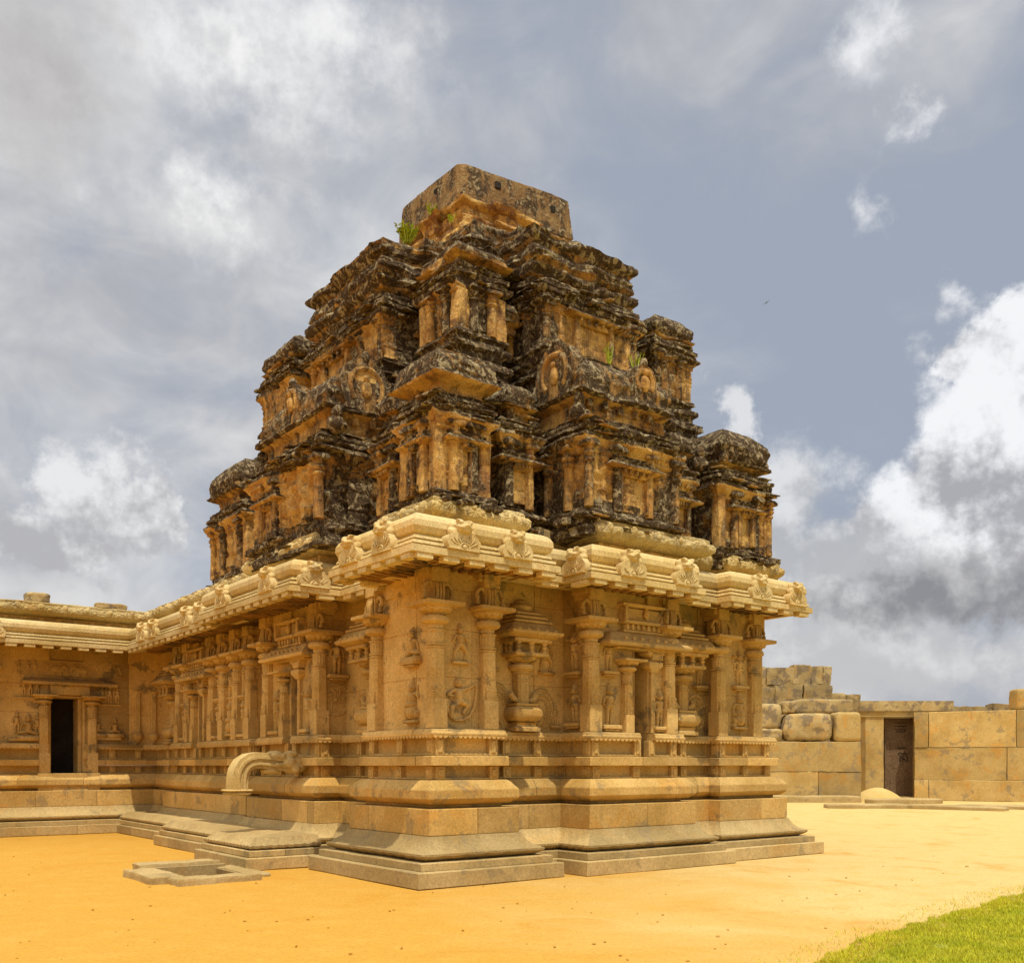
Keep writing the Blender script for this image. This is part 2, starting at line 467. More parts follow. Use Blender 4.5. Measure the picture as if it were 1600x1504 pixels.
# main wall with sunk joints between its slabs
zp = [(-.45, 2.183), (0, 2.183)]
for z in (2.93, 3.62):
    zp += [(0, z - .008), (-.011, z), (0, z + .008)]
zp += [(0, 4.20), (.03, 4.205), (.03, 4.59), (-.45, 4.59)]
mb = MB(); sweep(mb, WALL, zp, True, None, 1.25); mb.erode(.004, 2, 9); TB(mb, 'wall', 'wall')
# solid pieces over and under the openings
for b_ in ((-1.7, -.5, 14.60, 15.6, 3.36), (4.3, 4.9, .50, 1.4, 3.60), (.74, 1.6, 5.2, 5.75, 3.60), (.9, 1.3, 10.5, 11.05, 3.6)):
    mb = MB(); mb.box(*b_, 4.57); TB(mb, 'lintel_block', 'wall')

# ---- capitals and pilasters: front looks to -y, origin in the wall face
def capital_mesh(s=1.0, z0=3.60, zt=4.345):
    mb = MB()
    k = (4.33 - 3.60)
    Z = lambda f: z0 + (f - 3.60) * (zt - z0) / k
    mb.lathe([(.10 * s, Z(3.60)), (.115 * s, Z(3.63)), (.11 * s, Z(3.66)), (.165 * s, Z(3.675)), (.20 * s, Z(3.70)), (.205 * s, Z(3.735)), (.185 * s, Z(3.77)), (.13 * s, Z(3.785)), (.125 * s, Z(3.80))], 20)
    # bell with drooping petals
    def petals(i, a):
        return (.0, -.030 * abs(math.cos(a * 6)) * s if i in (1, 2) else 0)
    mb.lathe([(.12 * s, Z(3.79)), (.20 * s, Z(3.862)), (.235 * s, Z(3.868)), (.25 * s, Z(3.90)), (.25 * s, Z(3.91))], 48, mod=petals)
    mb.stack([(.29 * s, .29 * s, Z(3.905)), (.315 * s, .315 * s, Z(3.915)), (.315 * s, .315 * s, Z(3.965)), (.29 * s, .29 * s, Z(3.972))], .012)
    return mb
def bracket_mesh(s=1.0, z0=3.988, zt=4.50):
    mb = MB(); h = zt - z0
    mb.box(-.095 * s, .095 * s, -.11 * s, .2 * s, z0, z0 + h * .55, .01)
    for sx in (-1, 1):                                     # curled side lobes with a hanging bud
        pts = []
        for i in range(9):
            a = math.pi * (1.05 - i / 8 * 1.15)
            pts.append((sx * (.15 + .085 * math.cos(a) * -1) * s, -.06 * s, z0 + h * .26 + h * .26 * math.sin(a)))
        mb.tube(pts, [.03 * s] * 6 + [.028 * s, .024 * s, .02 * s], 8)
        mb.lathe([(.012 * s, z0 + h * .02), (.04 * s, z0 + h * .06), (.035 * s, z0 + h * .14), (.022 * s, z0 + h * .2), (.03 * s, z0 + h * .28), (.012 * s, z0 + h * .32)], 10, sx * .225 * s, -.08 * s)
    for i in range(3):
        pts = [(.0 + (i - 1) * .05 * s, -.12 * s - .02 * math.sin(j / 5 * math.pi) * s, z0 + h * .5 * j / 5) for j in range(6)]
        mb.tube(pts, .022 * s, 6)
    mb.box(-.14 * s, .14 * s, -.15 * s, .25 * s, z0 + h * .54, zt, .012)
    mb.box(-.20 * s, .20 * s, -.10 * s, .25 * s, z0 + h * .72, zt + .002, .01)
    return mb
def shaft_mesh(s=1.0, z0=2.183, zt=3.60):
    mb = MB(); h = zt - z0; q = .128 * s; c = .414 * q * 1.05
    mb.stack([(q, q, z0), (q, q, z0 + h * .29), (q * .97, q * .97, z0 + h * .3)], .008, t=.55)
    mb.stack([(q * .93, q * .93, z0 + h * .3), (q * .90, q * .90, z0 + h * .60), (q * .92, q * .92, z0 + h * .605)], c * .93, t=.45)
    mb.stack([(q * .90, q * .90, z0 + h * .6), (q * .87, q * .87, z0 + h * .80)], c * .9, t=.6)
    for f, r in ((.815, .93), (.845, .95), (.985, .95)):
        mb.stack([(q * .84, q * .84, z0 + h * (f - .012)), (q * r, q * r, z0 + h * (f - .006)), (q * r, q * r, z0 + h * (f + .006)), (q * .84, q * .84, z0 + h * (f + .012))], c * .85)
    mb.lathe([(q * .86, z0 + h * .79), (q * .86, z0 + h * .85), (q * .96, z0 + h * .9), (q * .98, z0 + h * .97), (q * .8, z0 + h)], 48, mod=lambda k, a: (-.012 * s * abs(math.sin(a * 8)) if k in (2, 3) else 0, 0))
    for sx in (-1, 1):                                     # little cobra buds on the square part's shoulders
        for zz in (.31, .335, .36):
            mb.box(sx * q * .62 - .022 * s, sx * q * .62 + .022 * s, -q * 1.0, -q * .6, z0 + h * zz, z0 + h * (zz + .017), .004)
        mb.ell((sx * q * .62, -q * .86, z0 + h * .41), (.02 * s, .018 * s, .035 * s), 8, 6)
    mb.ell((0, -q * .93, z0 + h * .40), (.034 * s, .016 * s, .04 * s), 10, 6)
    mb.ell((0, -q * .97, z0 + h * .33), (.04 * s, .014 * s, .014 * s), 10, 6)
    return mb
sm_ = shaft_mesh().mesh('pilaster', 'wall'); cm_ = capital_mesh().mesh('capital', 'wall'); bm_ = bracket_mesh().mesh('bracket', 'wall')
def new(name, me, parent, loc=(0, 0, 0), rz=0):
    o = bpy.data.objects.new(name, me); COL.objects.link(o); o.parent = parent; o.location = loc; o.rotation_euler = (0, 0, rz); return o
L90 = R(-90)
pil0 = new('pilaster', sm_, temple, (.65, .65, 0)); new('capital', cm_, pil0); new('bracket', bm_, pil0)
OUT = .06
for x, y in ((1.56, .65), (3.46, .45), (5.20, .45), (6.75, .67), (7.72, .67), (7.98, .64)):
    if x == 7.98: continue
    inst(pil0, temple, (x, y, 0))
for x, y in ((.65, 2.31), (.69, 4.43), (.69, 6.60), (.85, 7.85), (.85, 8.55), (.85, 9.3), (.85, 9.95), (.85, 11.5), (.85, 12.15)):
    inst(pil0, temple, (x, y, 0), L90)
# wing pilasters beyond the door
for x in (-2.95, -3.9): inst(pil0, temple, (x, 14.52, 0))

# small pilasters that carry the hoods of the false doors
s2 = shaft_mesh(.74, 2.183, 3.14).mesh('short_pilaster', 'wall'); c2 = capital_mesh(.80, 3.14, 3.60).mesh('capital', 'wall')
def niche(x, y, rz):
    """false door: hood, roof rail, two short pilasters, jambs; origin on the wall face in the middle of the opening"""
    n = empty('false_door', (x, y, 0), rz); n.parent = temple
    mb = MB()                                             # hood: a curved drip eave
    prof = [(0, 3.575), (.30, 3.575), (.315, 3.60), (.315, 3.63), (.27, 3.66), (.20, 3.72), (.14, 3.80), (.10, 3.815), (0, 3.82)]
    sweep(mb, [(-.66, .12), (-.66, 0), (.62, 0), (.62, .12)], prof, False, .08)
    mb.box(-.66, .62, -.14, .1, 3.54, 3.576)
    for i in range(7): mb.ell((-.56 + i * .18, -.245, 3.70), (.035, .03, .035), 8, 6)
    mb.erode(.006, 3, 2)
    mb.build('hood', 'wall', n)
    mb = MB()
    mb.box(-.50, .46, -.13, .05, 3.815, 3.86); mb.box(-.46, .42, -.10, .05, 3.861, 3.95, t=.2)
    for i in range(8): mb.box(-.44 + i * .12, -.39 + i * .12, -.14, -.05, 3.861, 3.955)
    mb.box(-.52, .48, -.19, .05, 3.956, 4.01); mb.box(-.50, .46, -.10, .05, 4.011, 4.22, t=.3)
    mb.box(-.52, -.46, -.20, .05, 4.011, 4.235); mb.box(.42, .48, -.20, .05, 4.011, 4.235); mb.box(-.55, .51, -.18, .05, 4.236, 4.29)
    mb.ell((0, -.14, 4.13), (.05, .05, .09), 10, 8); mb.ell((0, -.14, 4.23), (.03, .04, .04))
    mb.build('roof_rail', 'wall', n)
    new('short_pilaster', s2, n, (-.36, -.05, 0)); new('capital', c2, n, (-.36, -.05, 0))
    mb = MB(); mb.stack([(.05, .05, 2.19), (.045, .045, 3.2)], .01); mb.stack([(.06, .06, 3.2), (.16, .12, 3.30), (.16, .12, 3.36), (.06, .06, 3.42), (.2, .12, 3.5), (.2, .12, 3.54)], .01); mb.build('jamb_pilaster', 'wall', n, (.24, -.02, 0))
    mb = MB(); mb.box(-.172, -.155, -.02, .74, 2.19, 3.58); mb.box(.155, .172, -.02, .74, 2.19, 3.58)
    mb.build('door_jamb', 'wall', n)
    mb = MB(); mb.box(-.2, .2, .74, .80, 1.80, 3.6, t=.0); mb.build('back_slab', 'wall', n)  # back slab in the darkest tint, deepening the shade inside the niche
    mb = MB(); mb.box(.15, .4, -.14, .0, 3.4, 3.54); mb.build('corbel', 'wall', n)
    return n
niche(4.585, .48, 0); niche(.72, 5.465, L90); niche(.88, 10.775, L90)

# pot-and-pavilion half columns in the recesses
def aedicule(x, y, rz, name='pavilion_column'):
    g = empty(name, (x, y, 0), rz); g.parent = temple
    mb = MB()
    mb.stack([(.25, .20, 2.185), (.25, .20, 2.24), (.20, .16, 2.26), (.19, .15, 2.30), (.22, .18, 2.32)], .01)
    mb.stack([(.17, .14, 2.32), (.25, .21, 2.37), (.285, .235, 2.44), (.275, .23, 2.52), (.235, .19, 2.56), (.23, .185, 2.575), (.15, .12, 2.585)], .03)
    mb.stack([(.22, .18, 2.585), (.225, .185, 2.60), (.225, .185, 2.62), (.14, .12, 2.625)], .01)
    mb.build('pot', 'wall', g)
    mb = MB(); mb.stack([(.115, .11, 2.62), (.11, .105, 3.08), (.12, .115, 3.09)], .04); mb.stack([(.125, .12, 2.98), (.125, .12, 3.0)], .04)
    for sx in (-1, 1):
        mb.tube([(sx * .12, -.06, 2.66), (sx * .2, -.07, 2.70), (sx * .25, -.06, 2.76), (sx * .22, -.05, 2.81)], [.035, .05, .05, .02], 8)
    mb.build('shaft', 'wall', g)
    mb = MB()
    mb.lathe([(.11, 3.08), (.15, 3.10), (.14, 3.13), (.19, 3.15), (.215, 3.18), (.21, 3.23), (.15, 3.25), (.14, 3.27)], 20)
    mb.lathe([(.14, 3.26), (.22, 3.325), (.25, 3.33), (.26, 3.36)], 40, mod=lambda k, a: (0, -.03 * abs(math.cos(5 * a)) if k in (1, 2) else 0))
    mb.build('capital', 'wall', g)
    mb = MB()
    mb.box(-.33, .33, -.31, .1, 3.355, 3.415); mb.box(-.22, .22, -.16, .1, 3.416, 3.57, t=.15)
    for i in (-1, 0, 1): mb.lathe([(.045, 3.416), (.05, 3.43), (.028, 3.46), (.05, 3.50), (.03, 3.53), (.055, 3.56), (.055, 3.572)], 10, i * .26, -.27)
    for i in (0, 1): mb.lathe([(.045, 3.416), (.028, 3.46), (.05, 3.50), (.03, 3.53), (.055, 3.572)], 10, -.28, -.1 + i * .1)
    mb.box(-.36, .36, -.34, .1, 3.571, 3.635)
    mb.build('pavilion', 'wall', g)
    mb = MB()
    mb.stack([(.40, .36, 3.636), (.50, .46, 3.68), (.51, .47, 3.70), (.51, .47, 3.73), (.45, .41, 3.77), (.40, .36, 3.84), (.38, .34, 3.86)], .01)
    for w, z in ((.37, 3.86), (.32, 3.93), (.25, 4.0)):
        mb.stack([(w * .9, w * .85, z), (w, w * .92, z + .015), (w, w * .92, z + .045), (w * .86, w * .8, z + .07)], .012)
    mb.lathe([(.15, 4.06), (.17, 4.10), (.19, 4.15), (.15, 4.20), (.10, 4.215), (.11, 4.24), (.05, 4.27)], 14)
    for i in range(5): mb.ell((-.36 + i * .18, -.43, 3.735), (.05, .035, .045), 8, 6)
    mb.build('roof', 'wall', g)
    return g
aedicule(2.55, 1.10, 0); aedicule(1.10, 3.25, L90); aedicule(6.05, .93, 0); aedicule(1.12, 13.4, L90)

# ---- carved reliefs, front to -y, feet at z 0
def person_relief(kind, h=.55):
    mb = MB(); f = .75; s = h / .58
    C = lambda p, q, r1, r2: mb.cap((p[0] * s, p[2] * s if len(p) > 2 else 0, p[1] * s), (q[0] * s, q[2] * s if len(q) > 2 else 0, q[1] * s), r1 * s, r2 * s, f)
    E = lambda x, z, rx, rz, d=.04, y=0: mb.ell((x * s, y * s, z * s), (rx * s, d * s, rz * s), 12, 8)
    def head(x, z, crown=.1):
        E(x, z, .036, .044, .045); E(x - .037, z, .012, .022, .03); E(x + .037, z, .012, .022, .03)
        E(x, z - .006, .008, .012, .055); E(x, z - .022, .014, .005, .05)
        mb.lathe([(.040 * s, (z + .02) * s), (.042 * s, (z + .035) * s), (.034 * s, (z + .04) * s), (.03 * s, (z + .04 + crown * .5) * s), (.012 * s, (z + .04 + crown * .85) * s), (.003, (z + .045 + crown) * s)], 10, x * s, 0)
    if kind in ('stand', 'fourarm'):
        C((-.03, .04), (-.035, .17), .022, .03); C((.03, .04), (.035, .17), .022, .03); C((-.035, .17), (-.03, .26), .03, .04); C((.035, .17), (.03, .26), .03, .04)
        E(0, .27, .07, .045); C((0, .27), (0, .38), .045, .058); C((-.05, .39), (.05, .39), .03, .03); C((0, .4), (0, .43), .02, .02)
        C((-.03, .02), (-.05, .02), .018, .016); C((.03, .02), (.05, .02), .018, .016)
        head(0, .46); C((-.075, .38), (-.10, .29), .02, .017); C((-.10, .29), (-.05, .25), .017, .014)
        if kind == 'fourarm':
            C((.075, .38), (.11, .31), .02, .017); C((.11, .31), (.10, .24), .016, .014)
            C((-.08, .38), (-.12, .37), .017, .015); C((-.12, .37), (-.12, .45), .015, .013); C((.08, .38), (.125, .37), .017, .015); C((.125, .37), (.125, .45), .015, .013)
            E(-.12, .48, .025, .03); E(.125, .48, .02, .03)
        else:
            C((.075, .38), (.10, .31), .02, .017); C((.10, .31), (.045, .33), .016, .014)
        for i in range(4): C((-.06 + i * .01, .27 - i * .04), (.06 - i * .01, .265 - i * .045), .007, .007)
    elif kind == 'dance':
        C((-.10, .03), (-.09, .15), .022, .028); C((-.09, .15), (-.03, .25), .033, .045); C((.07, .03), (.11, .14), .02, .028); C((.11, .14), (.03, .25), .032, .045)
        C((-.1, .02), (-.14, .02), .018, .014); C((.07, .02), (.11, .02), .018, .014)
        E(0, .26, .07, .05); C((0, .27), (-.01, .38), .046, .06); C((-.06, .39), (.04, .39), .03, .03); head(-.01, .46, .09)
        C((-.075, .39), (-.12, .31), .02, .018); C((-.12, .31), (-.06, .27), .017, .014); C((.06, .39), (.11, .34), .02, .017); C((.11, .34), (.13, .27), .016, .013)
        mb.box(-.15 * s, .15 * s, -.035 * s, .02, -.05 * s, 0, .006)
    elif kind == 'archer':
        C((-.11, .05), (-.10, .17), .022, .032); C((-.10, .17), (-.02, .24), .036, .048); C((.06, .10), (.12, .2), .02, .03); C((.12, .2), (.02, .25), .034, .048); C((.06, .1), (.075, .085), .018, .014); C((-.11, .04), (-.075, .03), .018, .015)
        E(-.01, .25, .075, .05); C((-.01, .27), (-.02, .37), .048, .062); C((-.08, .39), (.05, .4), .032, .032); head(-.02, .47, .05); E(-.02, .5, .05, .03)
        C((-.09, .39), (-.16, .33), .027, .024); C((-.16, .33), (-.08, .32), .022, .018); C((.06, .4), (.14, .43), .025, .021); C((.14, .43), (.24, .48), .02, .016)
        bow = [(.24, .5), (.25, .42), (.235, .3), (.21, .18), (.15, .07), (.05, .01), (-.07, .0), (-.14, .05), (-.18, .15), (-.19, .24)]
        mb.tube([(x * s, -.008 * s, z * s) for x, z in bow], [r * s for r in (.008, .011, .013, .014, .015, .015, .014, .012, .01, .008)], 8)
        for a in (-.14, -.1, -.06): C((a, .3), (a + .12, .21), .008, .008)
    elif kind == 'seat':
        C((-.03, .12), (-.13, .10), .045, .035); C((.03, .12), (.13, .08), .045, .035); C((-.13, .1), (-.02, .06), .03, .025); C((.13, .08), (.12, -.02), .03, .024)
        E(0, .13, .08, .05); C((0, .14), (0, .25), .05, .06); C((-.06, .27), (.06, .27), .03, .03); head(0, .34, .08)
        C((-.08, .26), (-.12, .18), .021, .018); C((-.12, .18), (-.11, .11), .017, .014); C((.08, .26), (.13, .2), .021, .018); C((.13, .2), (.07, .17), .016, .014)
        mb.box(-.19 * s, .19 * s, -.05 * s, .02, -.05 * s, .05 * s, .006)
    elif kind == 'pray':
        C((-.05, .04), (-.06, .15), .03, .04); C((.05, .04), (.06, .15), .03, .04); E(0, .13, .1, .12, .06); C((-.05, .07), (.05, .11), .03, .03)
        E(0, .24, .075, .055, .065); C((0, .26), (0, .37), .055, .065); C((-.07, .39), (.07, .39), .032, .032); E(0, .455, .04, .05, .05)
        mb.lathe([(.05 * s, .47 * s), (.05 * s, .49 * s), (.04 * s, .5 * s), (.03 * s, .57 * s), (.006, .64 * s)], 12)
        C((-.1, .39), (-.13, .33), .026, .022); C((-.13, .33), (-.04, .35), .02, .016); C((.1, .39), (.13, .34), .026, .022); C((.13, .34), (.1, .43), .02, .017); C((.1, .43), (.11, .5), .016, .012)
        E(-.12, .12, .03, .08, .04); E(-.12, .22, .028, .03, .04); mb.lathe([(.03 * s, .24 * s), (.02 * s, .29 * s), (.004, .34 * s)], 8, -.12 * s, 0); E(-.13, .04, .04, .04); E(.12, .1, .025, .06)
        mb.box(-.16 * s, .14 * s, -.04 * s, .02, -.03 * s, .02 * s, .006)
    return mb
REL = {k: person_relief(k).mesh('figure_relief', 'wall', 60) for k in ('stand', 'fourarm', 'dance', 'archer', 'seat', 'pray')}
def relief(kind, x, y, z, rz=0, sc=1.0, ped=True, flip=1):
    sc *= 1.1 if ped else 1
    o = new('figure_relief', REL[kind], temple, (x, y, z), rz); o.scale = (sc * flip * 1.08, sc * 2.1, sc)
    if ped and kind in ('stand', 'fourarm', 'seat'):
        mb = MB(); mb.box(-.15, .15, -.05, .03, -.055, 0); mb.box(-.12, .12, -.04, .03, -.085, -.054)
        mb.build('pedestal', 'wall', o)
    return o
r_ = relief
r_('dance', 1.09, .675, 3.17, 0, .9); r_('archer', 1.07, .675, 2.30, 0, 1.08)
r_('seat', .675, 1.28, 3.20, L90, 1.05, flip=-1); r_('pray', .675, 1.28, 2.30, L90, 1.0)
r_('fourarm', 3.49, .87, 3.17, L90, 1.05); r_('stand', 3.485, .85, 2.34, L90, 1.05)
r_('stand', 3.86, .475, 2.30, 0, 1.1); r_('fourarm', 5.0, .46, 2.30, 0, 1.0); r_('stand', 3.85, .475, 3.17, 0, .9)
r_('fourarm', 7.33, .695, 3.12, 0, 1.05); r_('pray', 7.33, .695, 2.34, 0, 1.05); r_('dance', 2.0, 1.175, 3.17, 0, .9); r_('dance', 3.12, 1.175, 3.17, 0, .95)
r_('fourarm', .98, 4.365, 3.24, 0, 1.12)
for y, z, k in ((4.85, 2.3, 'fourarm'), (6.2, 2.3, 'stand')): r_(k, .715, y, z, L90, 1.25)
for y, k1, k2 in ((8.2, 'fourarm', 'stand'), (8.92, 'pray', 'dance'), (9.62, 'stand', 'fourarm'), (11.8, 'stand', 'fourarm')):
    r_(k1, .875, y, 2.3, L90, 1.2); r_(k2, .875, y, 3.1, L90, 1.0)
for y, k1, k2 in ((7.2, 'archer', 'stand'),):
    r_(k1, 1.225, y, 2.3, L90, 1.1); r_(k2, 1.225, y, 3.1, L90, 1.0)
r_('stand', 3.3, 1.175, 2.3, 0, .6); r_('fourarm', 6.55, .955, 3.1, 0, 1.0)

def medallion():
    mb = MB()
    ring = [(.27 * math.cos(a), -.0, .27 * math.sin(a)) for a in [2 * math.pi * i / 40 for i in range(41)]]
    mb.tube(ring, .016, 6); mb.tube([(x * .28, y, z * .28) for x, y, z in ring], .012, 6); mb.ell((0, 0, 0), (.045, .025, .045))
    for i in range(8):
        a = math.pi * 2 * i / 8
        mb.tube([(math.cos(a + t * .5) * (.09 + .16 * t), 0, math.sin(a + t * .5) * (.09 + .16 * t)) for t in (0, .25, .5, .75, 1)], [.008, .016, .02, .014, .006], 6, flat=.6)
    return mb
new('medallion', medallion().mesh('medallion', 'wall', 60), temple, (.97, 4.366, 2.80))
def fan(seed):
    mb = MB(); q = random.Random(seed)
    for ring, n, r in ((.30, 26, .03), (.22, 20, .024), (.15, 12, .02)):
        for i in range(n):
            a = -1.1 + 4.4 * i / n
            mb.ell((ring * .8 * math.cos(a), 0, ring * 1.05 * math.sin(a)), (r * q.uniform(.8, 1.2), .018, r * q.uniform(.8, 1.2)), 8, 6)
        mb.tube([(ring * .8 * math.cos(-1.1 + 4.4 * i / 24) * 1.13, 0, ring * 1.05 * math.sin(-1.1 + 4.4 * i / 24) * 1.13) for i in range(25)], .007, 5)
    mb.tube([(-.1, 0, -.3), (-.02, 0, -.2), (.03, 0, -.1), (0, 0, 0), (-.05, 0, .05)], [.03, .05, .05, .035, .02], 8)
    mb.tube([(-.02, 0, -.2), (.05, 0, -.28), (.02, 0, -.33)], [.025, .02, .015], 6)
    return mb
fm = fan(3).mesh('scroll_relief', 'wall', 60)
for x, y, z, rz, fx in ((2.12, 1.176, 2.6, 0, -1), (3.02, 1.176, 2.55, 0, 1), (1.176, 3.72, 2.6, L90, -1), (1.176, 2.8, 2.6, L90, 1), (6.47, .956, 2.6, 0, 1), (5.62, .956, 2.6, 0, -1)):
    o = new('scroll_relief', fm, temple, (x, y, z), rz); o.scale = (fx, 1, 1)

# ---- eave with its roll, dentils and ribs
EV = [(-14, 13.2), (-.1, 13.2), (-.1, 7.5), (-.4, 7.5), (-.4, 3.3), (.5, 3.3), (.5, 2.0), (-.35, 2.0), (-.35, -.35), (2.15, -.35), (2.15, .2), (2.7, .2), (2.7, -.4),
      (5.2, -.4), (5.2, 0), (5.95, 0), (5.95, -.3), (8.2, -.3), (8.2, 17.8), (-14, 17.8)]
def scal(k, o, z, d, p):
    return (o + .016 * abs(math.sin(d * math.pi / .08)), z - .008 * abs(math.sin(d * math.pi / .08))) if k in (8, 12) else (o, z)
ep = [(-.55, 4.36), (-.16, 4.37), (-.10, 4.335), (0, 4.335), (.004, 4.34), (.004, 4.43), (-.07, 4.437), (-.075, 4.462), (-.045, 4.466), (-.045, 4.50), (-.12, 4.507), (-.125, 4.535), (-.09, 4.54), (-.09, 4.572), (-.155, 4.58), (-.15, 4.60), (-.10, 4.63), (-.07, 4.70),
      (-.075, 4.78), (-.11, 4.84), (-.18, 4.885), (-.28, 4.905), (-.5, 4.90), (-1.2, 4.9)]
ZE = .085
ep = [(o, z + ZE) for o, z in ep]
mb = MB(); sweep(mb, EV, ep, True, .035, None, scal); mb.erode(.006, 1.6, 4, .002, 14); ev_ = mb
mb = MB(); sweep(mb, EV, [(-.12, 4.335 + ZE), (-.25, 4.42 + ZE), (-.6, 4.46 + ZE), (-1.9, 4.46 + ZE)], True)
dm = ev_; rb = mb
for i in range(len(EV) - 3):
    a, b = Vector(EV[i]), Vector(EV[i + 1]); L = (b - a).length
    d = (b - a) / L; ang = math.atan2(d.y, d.x); nr = Vector((d.y, -d.x))
    k = max(1, int(L / .38)); w = L / k
    for j in range(k):
        c = a + d * (w * (j + .5)); st = len(dm.v)
        dm.box(-w * .3, w * .3, .012, .15, 4.262 + ZE, 4.334 + ZE, .004); dm.xf(c.x, c.y, 0, ang, 1, st)
    if L > .9:
        k = max(1, int(L / .17)); w = L / k
        for j in range(1, k):
            c = a + d * (w * j); st = len(rb.v)
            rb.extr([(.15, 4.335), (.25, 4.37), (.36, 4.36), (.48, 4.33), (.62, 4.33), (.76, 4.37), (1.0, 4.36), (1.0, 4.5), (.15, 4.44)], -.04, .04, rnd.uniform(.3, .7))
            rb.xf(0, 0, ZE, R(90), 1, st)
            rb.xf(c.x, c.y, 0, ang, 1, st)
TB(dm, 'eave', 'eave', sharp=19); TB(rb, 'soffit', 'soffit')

def nasi():                                               # carved horseshoe plate in front of the roll
    mb = MB(); n = 13; out = []
    for i in range(n + 1):
        a = math.pi * i / n
        rr = .27 + .015 * abs(math.sin(a * 6.5))
        out.append((rr * math.cos(a) * 1.05, .12 + rr * 1.08 * max(0, math.sin(a)) ** .75))
    poly = [(-.25, .0), (.25, .0), (.28, .06)] + out + [(-.28, .06)]
    mb.extr(poly, -.0, .34)
    mb.box(-.27, .27, -.012, .05, -.002, .03, .004)
    for i in range(9):
        a = math.pi * (i + .5) / 9; b = .35 * (1 if i < 4 else -1 if i > 4 else 0)
        p = [(math.cos(a + b * (r - .1) * 6) * r, -.004, .08 + math.sin(a + b * (r - .1) * 6) * r * 1.02) for r in (.11, .15, .19, .23, .265)]
        mb.tube(p, [.008, .014, .018, .016, .012], 6, flat=.5)
    ring = [(.085 * math.cos(math.pi * i / 12), -.004, .06 + .10 * math.sin(math.pi * i / 12)) for i in range(13)]
    mb.tube([(.085, -.004, 0)] + ring + [(-.085, -.004, 0)], .014, 6)
    mb.ell((0, 0, .08), (.045, .02, .06))
    return mb
def lion():
    mb = MB()
    mb.ell((0, .05, .46), (.19, .15, .12)); mb.ell((0, -.06, .42), (.135, .085, .07)); mb.ell((0, -.06, .355), (.115, .075, .04)); mb.ell((0, -.14, .445), (.04, .02, .022))
    for sx in (-1, 1):
        mb.ell((sx * .08, -.085, .50), (.042, .035, .036)); mb.ell((sx * .085, -.05, .545), (.07, .05, .02)); mb.ell((sx * .09, -.115, .40), (.04, .022, .024))
        mb.ell((sx * .17, .04, .44), (.05, .07, .09)); mb.ell((sx * .17, .02, .33), (.07, .08, .1))
        for i in range(4): mb.ell((sx * (.15 + .02 * i), .10 + .04 * i, .44 - .05 * i), (.035, .04, .04), 8, 6)
    mb.ell((0, .05, .33), (.17, .12, .14)); mb.ell((0, .17, .46), (.14, .14, .12)); mb.ell((0, .29, .43), (.15, .16, .11)); mb.ell((0, .43, .39), (.17, .17, .10)); mb.ell((0, .58, .35), (.18, .18, .09)); mb.ell((0, .3, .3), (.25, .3, .12))
    return mb
lb = lion(); lb.xf(0, .07, 0)
nm = nasi().mesh('gable_plate', 'eave', 45); lms = []
for k in range(4):
    lb = lion(); lb.xf(0, .03, 0); lb.erode(.022, 5, k); lms.append(smooth_mesh(lb, .016, 'eave', 'lion'))
nms = []
for k in range(4):
    q_ = nasi(); q_.erode(.012, 6, k, .006, 17); nms.append(q_.mesh('gable_plate', 'eave', 50))
LR = [(.45, -.35), (1.36, -.35), (3.55, -.4), (4.75, -.4), (6.75, -.3), (7.75, -.3)]
LL = [(-.35, .42), (-.35, 1.35), (-.4, 4.2), (-.4, 6.2), (-.1, 8.2), (-.1, 9.0), (-.1, 11.2), (-.1, 12.0)]
def put_lion(x, y, rz):
    o = new('lion', rnd.choice(lms), temple, (x, y, 4.43 + ZE), rz); o.rotation_euler[2] += rnd.uniform(-.06, .06); o.scale = (rnd.uniform(.84, .92), rnd.uniform(.9, 1.0), rnd.uniform(.70, .80))
    q = new('gable_plate', rnd.choice(nms), o, (0, -.03, 0)); q.scale = (1.05, 1, .84)
for x, y in LR: put_lion(x, y, 0)
for x, y in LL: put_lion(x, y, L90)
put_lion(.05, 3.3, 0); put_lion(2.7, -.02, L90); put_lion(-3.0, 13.2, 0); put_lion(8.2, .5, R(90))

# ---- second cornice above the eave
UC = [(-14, 13.7), (.45, 13.7), (.45, 6.4), (.1, 6.4), (.1, 3.5), (1.0, 3.5), (1.0, 2.1), (.5, 2.1), (.5, .5), (2.25, .5), (2.25, 1.0), (3.2, 1.0), (3.2, 0), (5.850, 0), (5.850, .7), (6.8, .7), (6.8, .5), (8.4, .5), (8.4, 17.3), (-14, 17.3)]
mb = MB(); sweep(mb, UC, [(-.55, 4.940), (-.27, 4.940), (-.27, 5.160), (-.5, 5.160)], True)
for i in range(len(UC) - 3):
    a, b = Vector(UC[i]), Vector(UC[i + 1]); L = (b - a).length
    d = (b - a) / L; nr = Vector((d.y, -d.x)); k = int(L / .38)
    for j in range(1, k):
        c = a + d * (L * j / k) - nr * .28; st = len(mb.v)
        mb.box(-.06, .06, -.035, .05, 4.960, 5.150); mb.xf(c.x, c.y, 0, math.atan2(d.y, d.x), 1, st)
TB(mb, 'cornice_riser', 'wall')
up = fine_profile([(-.5, 5.160), (-.16, 5.165), (-.04, 5.200), (.02, 5.260), (.025, 5.340), (-.01, 5.390), (-.05, 5.400), (-.05, 5.460), (-.10, 5.485), (-.8, 5.500)], .05)
mb = MB(); sweep(mb, UC, up, True, .05)
